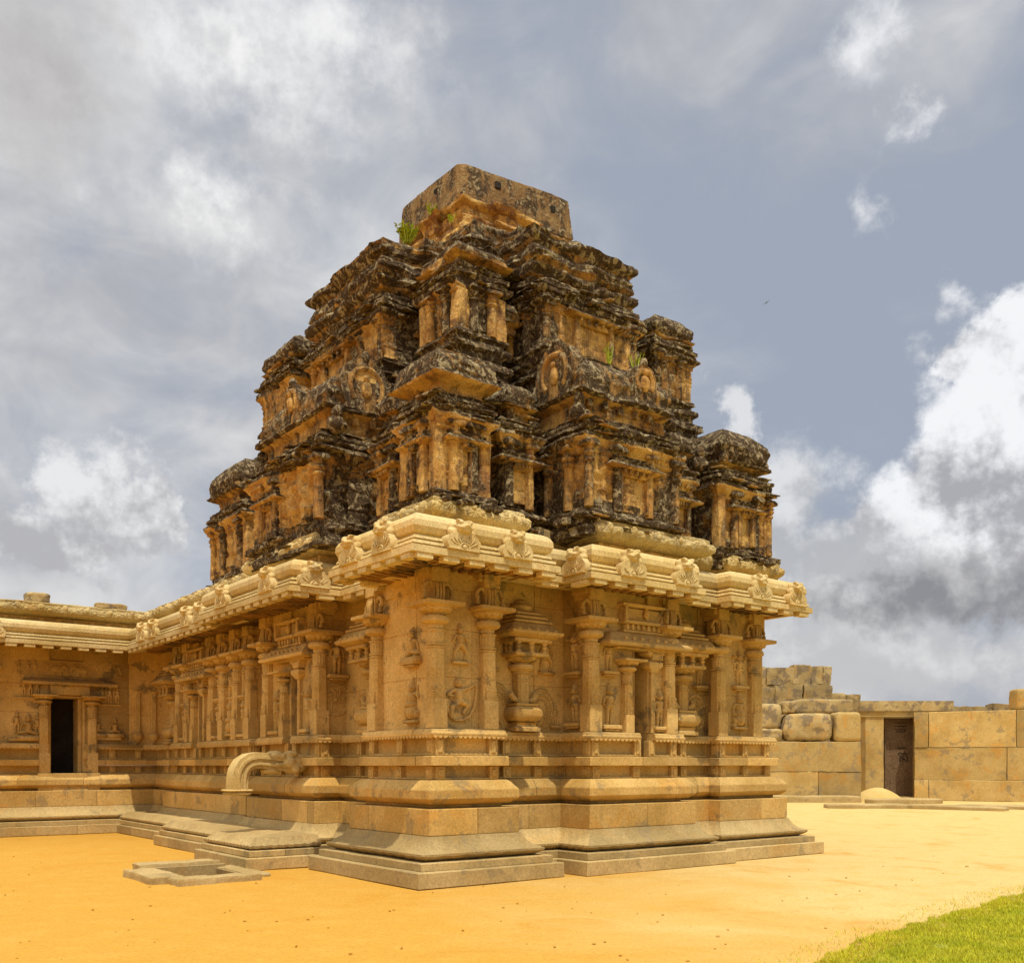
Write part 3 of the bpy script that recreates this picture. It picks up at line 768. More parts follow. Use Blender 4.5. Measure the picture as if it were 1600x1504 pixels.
for i in range(len(UC) - 3):                              # worn kudu knobs along its face
    a, b = Vector(UC[i]), Vector(UC[i + 1]); L = (b - a).length
    if L < .8: continue
    d = (b - a) / L; nr = Vector((d.y, -d.x)); k = max(2, int(L / .5))
    for j in range(k):
        c = a + d * (L * (j + .5) / k)
        mb.ell((c.x - nr.x * .03, c.y - nr.y * .03, 5.350), (.075, .075, .09), 10, 8); mb.ell((c.x + d.x * .17 - nr.x * .02, c.y + d.y * .17 - nr.y * .02, 5.300), (.07, .07, .05), 8, 6); mb.ell((c.x - d.x * .15 - nr.x * .03, c.y - d.y * .15 - nr.y * .03, 5.370), (.06, .06, .05), 8, 6)
mb.erode(.028, 2.2, 8, .014, 9); TB(mb, 'cornice', 'carved')
mb = MB(); mb.box(.9, 8.0, .9, 16.9, 4.9, 5.400, t=.3); mb.box(-13.9, .95, 14.1, 16.9, 4.9, 5.400, t=.3); TB(mb, 'roof_deck', 'slab')

# ---- lower platform in front of the left side
PL = [(.3, 14.2), (-.17, 14.2), (-.17, 9.6), (-.57, 9.6), (-.57, 5.75), (-1.05, 5.75), (-1.05, 3.44), (.3, 3.44)]
mb = MB(); sweep(mb, PL, rnd_profile([(-.6, 0), (0, 0), (0, .195), (-.3, .2)], .012), False, .35, 1.9); mb.erode(.007, 1.7, 3); TB(mb, 'platform_course', 'slab', sharp=17)
mb = MB(); sweep(mb, PL, rnd_profile([(-.6, .2), (-.09, .2), (-.09, .305), (-.4, .31)], .012), False, .35, 1.6); mb.erode(.008, 1.9, 6); TB(mb, 'platform_slab', 'slab', sharp=17)
mb = MB(); sweep(mb, PL, [(-.6, .31), (-.19, .31), (-.13, .335), (-.125, .375), (-.17, .395), (-.21, .43), (-.25, .475), (-.27, .50), (-.6, .51), (-1.2, .52)], False, .03, None, lip); mb.erode(.006, 2, 7); TB(mb, 'lotus_moulding', 'slab', sharp=24)

# ---- water spout: ribbed stone trough bent down from a beast head
y0 = 4.95; mb = MB()
path = [(.55, 1.69), (.3, 1.69), (.06, 1.70), (-.12, 1.725), (-.27, 1.735), (-.40, 1.715), (-.50, 1.65), (-.565, 1.55), (-.59, 1.42), (-.595, 1.30), (-.595, 1.24)]
def rib_section(off, hw):
    L = []
    for i, (x, z) in enumerate(path):
        a, b = Vector(path[max(i - 1, 0)]), Vector(path[min(i + 1, len(path) - 1)]); t = (b - a).normalized(); nrm = Vector((t.y, -t.x))
        nrm = Vector((-t.y, t.x)) if False else nrm
        L.append((Vector((x, z)) + nrm * off, nrm))
    return L
for k, (o1, th, hw) in enumerate(((.105, .035, .15), (.05, .022, .20), (.0, .03, .165), (-.055, .022, .20), (-.105, .03, .15))):
    loops = []
    for (c, nrm) in rib_section(o1, hw):
        p, q = c + nrm * th, c - nrm * th
        loops.append([(p.x, y0 - hw, p.y), (q.x, y0 - hw, q.y), (q.x, y0 + hw, q.y), (p.x, y0 + hw, p.y)])
    mb.loft(loops, .5)
mb.stack([(.2, .22, 1.24), (.215, .235, 1.22), (.17, .19, 1.19), (.20, .22, 1.17), (.15, .17, 1.14)][::-1], .04, -.595, y0)
sp = TB(mb, 'water_spout', 'eave')
mb = MB()
for c, r in (((.45, y0, 1.68), (.30, .20, .18)), ((.06, y0 - .03, 1.81), (.16, .2, .1)), ((-.15, y0, 1.78), (.13, .17, .08)), ((.0, y0, 1.56), (.18, .18, .07)), ((.15, y0 - .17, 1.80), (.07, .06, .06)), ((.15, y0 + .17, 1.80), (.07, .06, .06)),
             ((-.24, y0, 1.81), (.06, .1, .05)), ((.28, y0 - .19, 1.70), (.12, .06, .1)), ((.32, y0 - .16, 1.85), (.14, .05, .06)), ((.1, y0 - .19, 1.66), (.1, .04, .03)), ((.4, y0 - .18, 1.6), (.09, .06, .09))):
    mb.ell(c, r)
for i in range(5): mb.ell((-.17 + i * .07, y0 - .17, 1.70 - .01 * i), (.02, .02, .03), 8, 6)
me = smooth_mesh(mb, .02, 'eave', 'beast_head'); new('beast_head', me, sp)

# ---- wing: doorway and panels
dw = empty('doorway', (-1.07, 14.58, 0)); dw.parent = temple
mb = MB(); mb.box(-.50, -.43, -.02, .3, 1.46, 3.36); mb.box(.30, .36, -.02, .5, 1.46, 3.36); mb.box(-.43, .30, -.02, .5, 3.30, 3.36)
mb.box(.22, .30, .1, .6, 1.46, 3.30); mb.box(-.43, -.40, .1, .3, 1.46, 3.30); mb.build('door_frame', 'wall', dw)
mb = MB(); mb.box(-.44, .36, -.28, .4, 1.0, 1.455); mb.build('sill', 'base', dw)
mb = MB(); sweep(mb, [(-.85, .1), (-.85, 0), (.85, 0), (.85, .1)], [(0, 3.60), (.22, 3.60), (.24, 3.63), (.24, 3.67), (.16, 3.71), (.1, 3.76), (0, 3.77)], False, .1); mb.box(-.45, .45, -.12, .1, 3.37, 3.60); mb.build('hood', 'wall', dw)
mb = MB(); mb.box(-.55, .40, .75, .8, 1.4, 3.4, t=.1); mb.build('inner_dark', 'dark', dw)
wp = shaft_mesh(.95, 1.46, 3.1).mesh('door_pilaster', 'wall'); wc = capital_mesh(.9, 3.1, 3.60).mesh('capital', 'wall')
for sx in (-.60, .50):
    new('door_pilaster', wp, dw, (sx, -.1, 0)); new('capital', wc, dw, (sx, -.1, 0))
    mb = MB(); mb.box(sx - .16, sx + .16, -.26, .1, 1.0, 1.455); mb.build('door_pedestal', 'base', dw)
mb = MB(); mb.box(-1.15, 1.0, -.02, .05, 3.83, 4.22, .01, .3)
for i in range(6):
    cx = -.85 + i * .34
    mb.tube([(cx + .13 * math.cos(a) * (1 - a / 14), -.025, 4.03 + .13 * math.sin(a) * (1 - a / 14)) for a in [j * .55 for j in range(16)]], .014, 6)
for sx in (-1, 1):
    mb.ell((sx * .28, -.03, 4.0), (.15, .03, .09)); mb.ell((sx * .12, -.03, 4.06), (.06, .03, .06)); mb.tube([(sx * .1, -.03, 4.06), (sx * .04, -.03, 3.98), (sx * .05, -.03, 3.9)], [.03, .02, .012], 6)
    for k in (.2, .36): mb.cap((sx * k, -.03, 3.96), (sx * k, -.03, 3.87), .028, .024)
mb.build('elephant_frieze', 'wall', dw)
for x, z, k, s in ((-2.0, 2.3, 'seat', 1.4), (-1.8, 2.35, 'stand', 1.0), (-2.25, 2.4, 'stand', 1.0), (-.42, 2.4, 'seat', 1.1), (.0, 2.4, 'seat', 1.05), (-2.1, 3.3, 'stand', .85), (-1.95, 3.3, 'fourarm', .85), (-1.8, 3.3, 'stand', .85),
                   (-.3, 3.2, 'stand', .85), (-.12, 3.2, 'fourarm', .85), (.06, 3.2, 'stand', .85), (-2.2, 3.85, 'fourarm', .6), (-2.0, 3.85, 'stand', .6), (-1.85, 3.85, 'stand', .6), (.1, 3.9, 'dance', .6)):
    r_(k, x, 14.575, z, 0, s, False)
mb = MB(); mb.box(-2.45, -1.68, 14.5, 14.62, 2.22, 2.30); mb.box(-.52, .14, 14.5, 14.62, 2.28, 2.38); mb.box(-2.3, -1.7, 14.53, 14.62, 3.23, 3.29); mb.box(-.42, .15, 14.53, 14.62, 3.14, 3.19); TB(mb, 'relief_shelf', 'wall')
for x, y, rz in ((.55, 14.58, 0), (.95, 14.58, 0)):
    mb = MB(); mb.stack([(.07, .06, 2.5), (.07, .06, 3.5), (.1, .1, 3.55)], .02); mb.lathe([(.03, 2.2), (.08, 2.28), (.14, 2.36), (.15, 2.42), (.10, 2.5), (.05, 2.53)], 14)
    mb.build('slender_column', 'wall', temple, (x, y - .02, 0), rz)

# ------------------------------------------------------------------ ruined plaster tower (parts of the temple)
DARK_PATCHES = [(3.0, 1.1, 6.0, 1.0), (1.8, 1.3, 6.0, .6), (2.7, 1.2, 6.1, .5), (1.5, .7, 5.7, .35), (5.4, 1.2, 6.2, .7), (6.5, 1.2, 6.2, .6), (.7, 2.9, 6.0, .9), (1.2, 1.8, 6.0, .5), (.2, 3.4, 5.6, .6), (3.0, 2.2, 9.0, 1.0), (2.2, 3.2, 9.0, 1.0), (3.3, 2.0, 8.6, .8), (6.0, 2.2, 9.0, .7), (1.5, 4.9, 8.6, .6), (2.5, 1.85, 8.7, .5), (4.9, .15, 5.8, .4)]
def sst(a, b, x):
    t = max(0, min(1, (x - a) / (b - a))); return t * t * (3 - 2 * t)
def strata(o, z, p, sd, brk=.30, amp=.022):
    """brick-course layering and broken-off edges"""
    n = mn.noise(Vector((p.x * 1.5 + sd, p.y * 1.5, z * 2.6)))
    n2 = mn.noise(Vector((p.x * 4.5, p.y * 4.5 + sd, z * 5)))
    if o > 0: o *= 1 - .85 * sst(brk - .1, brk + .22, n + .35 * n2)
    else: o -= .05 * sst(brk, brk + .3, n + .3 * n2)
    o += amp * mn.noise(Vector((p.x * 1.3, p.y * 1.3 + sd, z * 25))) + amp * .9 * mn.noise(Vector((p.x * 7, p.y * 7, z * 17 + sd)))
    return o
def storey(path, prof, zones, name, amp=.03, step=.07, seed=1, ruin=None):
    """zones: list of (z, lichen bias) steps; ruin: (x0, x1, y0, y1, z0, z1) where the facing has fallen off"""
    pr = fine_profile(prof, .034)
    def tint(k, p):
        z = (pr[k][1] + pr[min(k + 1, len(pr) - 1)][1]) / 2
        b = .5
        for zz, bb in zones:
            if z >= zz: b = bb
        for (sx, sy, sz, rr) in DARK_PATCHES:                    # black stain patches, mostly placed to darken the recesses
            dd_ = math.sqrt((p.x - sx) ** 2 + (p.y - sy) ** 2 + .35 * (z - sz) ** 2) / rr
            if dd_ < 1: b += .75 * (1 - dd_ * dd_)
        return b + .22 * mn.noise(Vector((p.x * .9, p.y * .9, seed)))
    def fn(k, o, z, d, p):
        o = strata(o, z, p, seed)
        if ruin and ruin[0] < p.x < ruin[1] and ruin[2] < p.y < ruin[3] and ruin[4] < z < ruin[5]:
            m = mn.noise(Vector((p.x * 3, p.y * 3, z * 3 + 4))) + .5 * mn.noise(Vector((p.x * 8, p.y * 8, z * 8)))
            o = o * .25 - .10 + .16 * m
        return o, z
    mb = MB(); sweep(mb, path, pr, True, step, None, fn, tint)
    mb.erode(amp, 2.3, seed, amp * .6, 8.5, .6)
    return mb
def plates(mb, path, levels, n, sd, x_max=8.2):
    """broken tile edges sticking out of the ledges"""
    q = random.Random(sd); s0 = len(mb.v)
    segs = [(Vector(a), Vector(b)) for a, b in zip(path, path[1:]) if min(a[0], b[0]) < x_max]
    wts = [(b - a).length for a, b in segs]
    for i in range(n):
        a, b = q.choices(segs, wts)[0]; d = (b - a).normalized(); nr = Vector((d.y, -d.x)); z, o = q.choice(levels)
        p = a + (b - a) * q.random() + nr * (o + q.uniform(-.06, .03)); w, dp, th_ = q.uniform(.05, .22), q.uniform(.05, .11), q.uniform(.012, .03)
        st = len(mb.v); mb.box(-w, w, -dp, dp, 0, th_, .006, q.uniform(.35, 1))
        for j in range(st, len(mb.v)):
            x, y, zz = mb.v[j]; mb.v[j] = (x, y, zz + x * q.uniform(-.01, .01) + y * .12)
        mb.xf(p.x, p.y, z + q.uniform(-.03, .03), math.atan2(d.y, d.x) + q.uniform(-.25, .25), 1, st)
    mb.erode(.022, 4, sd, .012, 13, .5, s0)
    return mb
T1 = [(.7, 9.6), (.7, 7.75), (2.0, 7.75), (2.0, 7.2), (.9, 7.2), (.9, 6.6), (2.0, 6.6), (2.0, 6.0), (.15, 6.0), (.15, 3.25), (2.0, 3.25), (2.0, 2.68), (.9, 2.68), (.9, 2.1), (2.0, 2.1), (2.0, 1.57), (.7, 1.57), (.7, .7),
      (1.57, .7), (1.57, 2.0), (2.05, 2.0), (2.05, .9), (2.64, .9), (2.64, 2.0), (3.1, 2.0), (3.1, .15), (5.05, .15), (5.05, 2.0), (5.6, 2.0), (5.6, .9), (6.2, .9), (6.2, 2.0), (6.75, 2.0), (6.75, .7), (8.28, .7), (8.28, 9.6)]
p1 = [(-.5, 5.2), (.10, 5.2), (.10, 5.34), (.02, 5.37), (.02, 5.47), (.13, 5.50), (.14, 5.58), (.05, 5.62), (.0, 5.66), (0, 6.50), (.04, 6.52), (.04, 6.58), (.08, 6.62), (.14, 6.68), (.16, 6.72), (.155, 6.78), (.08, 6.80), (.07, 6.84), (.13, 6.86), (.13, 6.91),
      (.02, 6.94), (.06, 6.97), (.05, 7.02), (-.05, 7.05), (-.02, 7.09), (-.12, 7.13), (-.7, 7.2)]
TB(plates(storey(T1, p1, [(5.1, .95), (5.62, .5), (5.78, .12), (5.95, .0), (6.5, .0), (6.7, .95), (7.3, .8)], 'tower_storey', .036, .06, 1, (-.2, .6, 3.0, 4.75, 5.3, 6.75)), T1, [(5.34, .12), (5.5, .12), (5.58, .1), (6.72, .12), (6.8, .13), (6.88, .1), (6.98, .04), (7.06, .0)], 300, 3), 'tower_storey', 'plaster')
T2 = [(1.4, 8.6), (1.4, 7.0), (2.8, 7.0), (2.8, 6.5), (1.5, 6.5), (1.5, 3.6), (2.8, 3.6), (2.8, 2.85), (1.85, 2.85), (1.85, 1.85), (2.72, 1.85), (2.72, 2.8), (3.35, 2.8), (3.35, 1.5), (5.5, 1.5), (5.5, 2.8), (6.3, 2.8), (6.3, 1.85), (7.3, 1.85), (7.3, 8.6)]
p2 = [(-.3, 7.1), (.12, 7.1), (.12, 7.3), (.02, 7.35), (.0, 7.72), (.10, 7.76), (.17, 7.84), (.17, 7.9), (.10, 7.98), (.09, 8.06), (.16, 8.1), (.15, 8.2), (.04, 8.26), (.04, 8.36), (.11, 8.40), (.11, 8.48), (.03, 8.51), (.03, 8.57), (.09, 8.60), (.08, 8.66), (0, 8.7), (0, 9.28), (.04, 9.31), (.05, 9.36), (.14, 9.43), (.15, 9.49), (.05, 9.52),
      (.05, 9.56), (.11, 9.58), (.10, 9.64), (0, 9.67), (.04, 9.70), (.03, 9.76), (-.06, 9.8), (-.04, 9.85), (-.3, 9.95), (-.8, 10.0)]
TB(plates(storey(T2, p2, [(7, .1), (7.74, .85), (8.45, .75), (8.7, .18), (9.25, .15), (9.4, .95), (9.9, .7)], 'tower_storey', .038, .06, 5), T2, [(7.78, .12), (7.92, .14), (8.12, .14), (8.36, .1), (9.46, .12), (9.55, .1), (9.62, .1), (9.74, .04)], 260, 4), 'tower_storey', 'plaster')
T3 = [(2.75, 7.7), (2.75, 6.4), (2.45, 6.4), (2.45, 3.9), (2.75, 3.9), (2.75, 2.85), (3.55, 2.85), (3.55, 2.55), (5.3, 2.55), (5.3, 2.85), (6.2, 2.85), (6.2, 7.7)]
p3 = [(-.3, 9.8), (.08, 9.8), (.10, 9.95), (-.02, 9.98), (-.04, 10.3), (.10, 10.36), (.12, 10.44), (-.02, 10.47), (.05, 10.52), (.06, 10.6), (-.10, 10.66), (-.12, 10.74), (-.04, 10.78), (-.10, 10.86), (-.2, 10.92), (-.18, 11.02), (-.34, 11.1), (-.42, 11.16), (-.42, 11.28), (-.6, 11.36), (-1.1, 11.5)]
p3 = [(o, 9.8 + (z - 9.8) * 1.15) for o, z in p3]
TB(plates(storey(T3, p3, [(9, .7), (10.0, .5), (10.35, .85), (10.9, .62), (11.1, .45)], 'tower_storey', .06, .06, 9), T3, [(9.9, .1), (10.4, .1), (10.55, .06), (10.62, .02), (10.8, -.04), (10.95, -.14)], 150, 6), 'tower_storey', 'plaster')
# brick neck and square cap block
mb = MB()
def neck_t(k, p): return .15
pn = fine_profile([(o, z + .2) for o, z in [(-.5, 11.3), (.12, 11.3), (.10, 11.42), (.02, 11.46), (0, 11.62), (.05, 11.66), (.05, 11.72), (-.06, 11.76), (-.08, 11.95), (.02, 12.0), (.05, 12.06), (-.05, 12.1), (-.5, 12.12)]], .04)
sweep(mb, [(3.32, 6.05), (3.32, 5.3), (3.22, 5.3), (3.22, 4.6), (3.32, 4.6), (3.32, 3.85), (4.0, 3.85), (4.0, 3.7), (5.1, 3.7), (5.1, 3.85), (5.85, 3.85), (5.85, 6.05)], pn, True, .06, None, lambda k, o, z, d, p: (strata(o, z, p, 3, .2, .03), z), neck_t)
mb.erode(.04, 2.6, 4, .02, 9)
TB(mb, 'brick_neck', 'brick')
mb = MB(); pc = fine_profile([(o, 12.14 + (z - 11.98) * .96) for o, z in [(-.6, 11.98), (.02, 11.98), (.10, 12.06), (.06, 12.5), (.04, 12.78), (.03, 12.87), (.0, 12.90), (-.3, 12.92), (-.9, 12.95)]], .06)
sweep(mb, [(3.36, 6.0), (3.40, 4.16), (3.54, 4.06), (5.82, 3.82), (5.86, 5.95)], pc, True, .07, None, None, lambda k, p: .22)
mb.erode(.022, 1.3, 6, .012, 7)
cap = TB(mb, 'cap_block', 'cap')
for x, y, z, rz in ((3.33, 4.8, 12.75, L90), (4.2, 3.93, 12.79, 0), (5.45, 3.79, 12.69, 0)):   # putlog holes: near-black boxes that paint the darkness of open sockets
    mb = MB(); mb.box(-.075, .075, -.014, .1, -.085, .085, .03, .0); mb.erode(.012, 6, int(x * 9)); mb.build('putlog_hole_shade', 'dark', cap, (x, y, z), rz)

# columns on the storeys
def tcol(z0, z1, s, seed):
    mb = MB(); h = z1 - z0; ct = (.12, .36, .55)[seed % 3]
    mb.lathe([(.085 * s, z0), (.085 * s, z0 + .1 * h), (.08 * s, z0 + .4 * h), (.075 * s, z0 + .66 * h), (.10 * s, z0 + .68 * h), (.10 * s, z0 + .71 * h), (.075 * s, z0 + .73 * h), (.11 * s, z0 + .77 * h), (.115 * s, z0 + .80 * h), (.08 * s, z0 + .83 * h),
              (.10 * s, z0 + .88 * h), (.10 * s, z0 + .90 * h)], 14, t=ct)
    mb.stack([(.10 * s, .10 * s, z0 + .89 * h), (.15 * s, .13 * s, z0 + .91 * h), (.15 * s, .13 * s, z0 + .955 * h), (.10 * s, .10 * s, z0 + h)], .01, t=ct + .15)
    mb.erode(.014, 5, seed)
    return mb
tcs = [tcol(5.64, 6.68, 1, k).mesh('tower_column', 'plaster', 50) for k in range(3)]
def cols(lst, meshes, rz):
    for i, (x, y) in enumerate(lst):
        o = new('tower_column', meshes[i % len(meshes)], temple, (x, y, 0), rz + rnd.uniform(-.2, .2))
        o.scale = (rnd.uniform(.9, 1.1),) * 2 + (1,)
cols([(.98, .68), (1.32, .68), (2.14, .88), (2.54, .88), (3.12, .12), (3.72, .12), (4.42, .12), (5.02, .12), (5.74, .88), (6.16, .88), (7.2, .68), (7.8, .68), (8.2, .7)], tcs, 0)
cols([(.68, 1.0), (.68, 1.34), (.88, 2.2), (.88, 2.6), (.12, 3.3), (.12, 5.0), (.12, 5.55), (.88, 6.75), (.88, 7.1), (3.08, .55), (3.08, 1.05), (2.62, 1.3), (1.55, 1.1), (.68, 8.0), (.68, 8.9), (.68, 9.5)], tcs, L90)
tc2 = [tcol(8.66, 9.42, .95, 20 + k).mesh('tower_column', 'plaster', 50) for k in range(3)]
cols([(2.15, 1.83), (2.5, 1.83), (3.42, 1.52), (5.38, 1.52), (6.55, 1.83), (6.95, 1.83)], tc2, 0)
cols([(3.33, 1.95), (3.33, 2.4), (2.7, 2.3), (1.83, 2.15), (1.83, 2.6), (1.52, 3.75), (1.52, 4.4), (1.52, 6.3), (1.83, 7.4), (1.83, 8.2)], tc2, L90)
def piers(lst, z0, z1, w, name='corner_pier'):
    mb = MB()
    for i, (x, y) in enumerate(lst):
        q = MB(); n = 8
        q.loft([q.rect(w, w, z0 + (z1 - z0) * k / n, .02, x, y) for k in range(n + 1)], .1)
        q.erode(.02, 3, i); q.mesh
        q.build(name, 'plaster', temple)
piers([(.78, .78), (1.52, .72), (.72, 1.52), (8.18, .78), (6.82, .72), (.78, 7.78)], 5.62, 6.54, .10)
piers([(1.93, 1.93), (2.67, 1.87), (7.22, 1.93), (1.87, 2.8), (1.45, 7.1)], 8.64, 9.32, .10)

def tniche(x, y, z, rz, w, h, seed, fig=True):
    """blind window: sunk-looking frame, eave on brackets, lintel"""
    n = empty('tower_niche', (x, y, z), rz); n.parent = temple
    mb = MB(); mb.box(-w - .10, -w, -.09, .05, 0, h, t=.2); mb.box(w, w + .10, -.09, .05, 0, h, t=.2); mb.box(-w - .1, w + .1, -.08, .05, h, h + .09, t=.25); mb.erode(.008, 4, seed); mb.build('frame', 'plaster', n)
    mb = MB(); pr = fine_profile([(0, h + .09), (.16, h + .10), (.19, h + .13), (.14, h + .18), (.10, h + .20), (.12, h + .24), (.05, h + .27), (.06, h + .31), (-.02, h + .34)], .03)
    sweep(mb, [(-w - .14, .1), (-w - .14, 0), (w + .14, 0), (w + .14, .1)], pr, False, .05, tint=lambda k, p: .25 if pr[k][1] < h + .12 else .85)
    for i in range(5): mb.box(-w + i * w * .5 - .025, -w + i * w * .5 + .025, -.14, 0, h + .03, h + .098, t=.3)
    mb.erode(.016, 4, seed); mb.build('eave', 'plaster', n)
    mb = MB(); mb.box(-w, w, -.012, .04, .0, h, t=.12); mb.build('panel', 'plaster', n)
    return n
tniche(4.07, .15, 5.68, 0, .26, .56, 1); tniche(4.42, 1.5, 8.72, 0, .34, .48, 2); tniche(2.34, .9, 5.72, 0, .14, .5, 3); tniche(5.95, .9, 5.72, 0, .14, .5, 4)
tniche(.15, 5.28, 5.68, L90, .2, .5, 5); tniche(1.5, 5.3, 8.72, L90, .4, .46, 6); tniche(.9, 2.4, 5.72, L90, .13, .5, 7); tniche(1.18, .7, 5.75, 0, .07, .5, 8); tniche(.7, 1.17, 5.75, L90, .07, .5, 9); tniche(7.5, .7, 5.72, 0, .14, .52, 10)

def shrine_roof(name, cx, cy, hx, hy, z0, prof, seed, amp=.03, zones=((0, .65),), knobs=0):
    """small square shrine head: neck, drip eave and a curved roof"""
    pr = fine_profile([(o, z0 + z * (.84 if prof is kuta else 1)) for o, z in prof], .034)
    mb = MB()
    def tint(k, p):
        z = pr[k][1] - z0; b = .5
        for zz, bb in zones:
            if z >= zz: b = bb
        return b
    sweep(mb, [(cx - hx, cy + hy), (cx - hx, cy - hy), (cx + hx, cy - hy), (cx + hx, cy + hy)], pr, True, .05, None, lambda k, o, z, d, p: (strata(o, z, p, seed, .4, .018), z), tint)
    tx, ty = hx + pr[-1][0], hy + pr[-1][0]
    if tx > .02: mb.add([(cx - tx, cy - ty, pr[-1][1] - .01), (cx + tx, cy - ty, pr[-1][1] - .01), (cx + tx, cy + ty, pr[-1][1] - .01), (cx - tx, cy + ty, pr[-1][1] - .01)], [(0, 1, 2, 3)], .6)
    for i in range(knobs):
        a = 2 * math.pi * i / knobs
        mb.ell((cx + hx * .98 * max(-1, min(1, 1.4 * math.cos(a))), cy + hy * .98 * max(-1, min(1, 1.4 * math.sin(a))), z0 + .36), (.09, .09, .10), 10, 8, .5)
    mb.erode(amp, 2.5, seed, amp * .55, 8)
    return TB(mb, name, 'plaster')
kuta = [(-.2, -.05), (-.10, 0), (-.10, .20), (-.02, .24), (.10, .28), (.13, .31), (.06, .36), (.045, .60), (.0, .72), (-.05, .74), (-.06, .78), (-.15, .80), (-.16, .85), (-.25, .87), (-.27, .93), (-.36, .95), (-.44, 1.02)]
dome = [(-.2, -.05), (-.10, 0), (-.10, .20), (-.03, .24), (.08, .28), (.10, .32), (.0, .36), (.06, .46), (.075, .58), (.04, .70), (-.04, .82), (-.14, .91), (-.26, .99), (-.38, 1.05), (-.42, 1.07)]
zk = ((-1, .5), (.0, .22), (.26, .7), (.36, .52), (.74, .32))
zd = ((-1, .5), (.0, .3), (.26, .9), (.36, .75))
shrine_roof('corner_shrine', 1.17, 1.17, .50, .50, 7.02, kuta, 1, .028, zk)
shrine_roof('corner_shrine', 7.62, 1.35, .60, .58, 6.96, dome, 2, .03, zd, 8)
shrine_roof('corner_shrine', 1.3, 8.85, .62, .66, 7.05, dome, 3, .03, zd, 8)
shrine_roof('corner_shrine', 2.32, 2.36, .46, .48, 9.72, [(o, z * .52) for o, z in kuta], 4, .03, zk)
shrine_roof('corner_shrine', 6.85, 2.38, .45, .48, 9.60, [(o, z * .74) for o, z in dome], 5, .03, zd)
shrine_roof('corner_shrine', 2.0, 7.8, .55, .72, 9.68, [(o, z * .75) for o, z in dome], 6, .03, zd)
pj = [(-.1, -.05), (-.05, 0), (-.05, .12), (.05, .16), (.06, .19), (0, .22), (.03, .34), (-.02, .46), (-.12, .54), (-.22, .58)]
for i, (x, y) in enumerate(((2.34, 1.12), (5.95, 1.12), (1.12, 2.4), (1.12, 6.9))):
    shrine_roof('dormer_shrine', x, y, .27, .27, 7.04, pj, 11 + i, .026, ((-1, .6), (0, .4), (.15, .75)))
for i, (x, y) in enumerate(((3.02, 2.3), (5.9, 2.3), (2.3, 3.25), (2.3, 6.8))):
    shrine_roof('dormer_shrine', x, y, .24, .24, 9.0, pj, 31 + i, .026, ((-1, .6), (0, .4), (.15, .6)))

def wagon(x0, x1, y0, y1, z0, prof, seed, amp=.034):
    """barrel-roofed shrine in the middle of a side, with horseshoe ends and a front medallion"""
    g = empty('barrel_shrine', ((x0 + x1) / 2, (y0 + y1) / 2, z0)); g.parent = temple
    cx, cy = (x0 + x1) / 2, (y0 + y1) / 2
    pr = fine_profile(prof, .036); mb = MB()
    sweep(mb, [(x0 - cx, y1 - cy), (x0 - cx, y0 - cy), (x1 - cx, y0 - cy), (x1 - cx, y1 - cy)], pr, True, .055, None, lambda k, o, z, d, p: (strata(o, z, p, seed, .4, .018), z), lambda k, p: .2 if pr[k][1] < .36 else (.85 if pr[k][1] < .47 else .48))
    for i in range(int((x1 - x0) / .33)): mb.box(x0 - cx + .1 + i * .33, x0 - cx + .2 + i * .33, y0 - cy - .02, y0 - cy + .12, .2, .33, t=.3)
    mb.erode(amp, 2.2, seed, amp * .5, 8); mb.build('barrel_roof', 'plaster', g)
    def gable(px, py, rz, r, sd):
        q = MB(); out = []
        n = 18
        for i in range(n + 1):
            a = math.pi * (1.22 - 1.44 * i / n); rr = r * (1 + .10 * abs(math.sin(a * 5.5)))
            out.append((rr * math.cos(a), .84 + rr * math.sin(a)))
        q.extr([(-r * .9, .45)] + out + [(r * .9, .45)], -.08, .16, .45)
        q.tube([(r * .68 * math.cos(math.pi * (1.25 - 1.5 * i / 16)), -.07, .84 + r * .68 * math.sin(math.pi * (1.25 - 1.5 * i / 16))) for i in range(17)], .05, 8, .2)
        q.extr([(r * .62 * math.cos(2 * math.pi * i / 16), .84 + r * .62 * math.sin(2 * math.pi * i / 16)) for i in range(16)], -.075, .0, .0)
        q.ell((0, -.09, .80), (.10, .06, .14), 10, 8, .1); q.ell((0, -.09, .98), (.06, .05, .06), 10, 8, .1); q.ell((0, -.05, .86 + r * 1.08), (.07, .07, .10), 8, 6, .7)
        q.erode(.02, 4, sd); q.build('horseshoe_gable', 'plaster', g, (px - cx, py - cy, 0), rz)
    gable(x0 if x1 - x0 > y1 - y0 else cx, (y0 + y1) / 2 if x1 - x0 > y1 - y0 else y0, L90 if x1 - x0 > y1 - y0 else 0, .45, seed)
    if x1 - x0 > y1 - y0: gable(cx + .35, y0 + .02, 0, .26, seed + 3)
    else: gable(x0 + .02, cy, L90, .30, seed + 3)
    return g
sala = [(-.2, -.15), (.0, -.1), (.0, .02), (-.06, .06), (-.06, .30), (.02, .34), (.10, .38), (.13, .41), (.06, .45), (.03, .55), (.04, .68), (-.02, .84), (-.14, .98), (-.32, 1.08), (-.38, 1.12), (-.5, 1.14)]
wagon(3.15, 5.05, .3, 1.5, 7.08, sala, 3)
wagon(.3, 1.6, 3.3, 5.95, 7.08, sala, 7)
sal2 = [(-.2, -.1), (.03, -.05), (.05, .03), (-.04, .08), (.04, .14), (.10, .2), (.10, .27), (.0, .32), (.06, .4), (.05, .5), (-.05, .6), (.0, .66), (.08, .72), (.10, .80), (-.05, .88), (-.3, .98), (-.5, 1.02)]
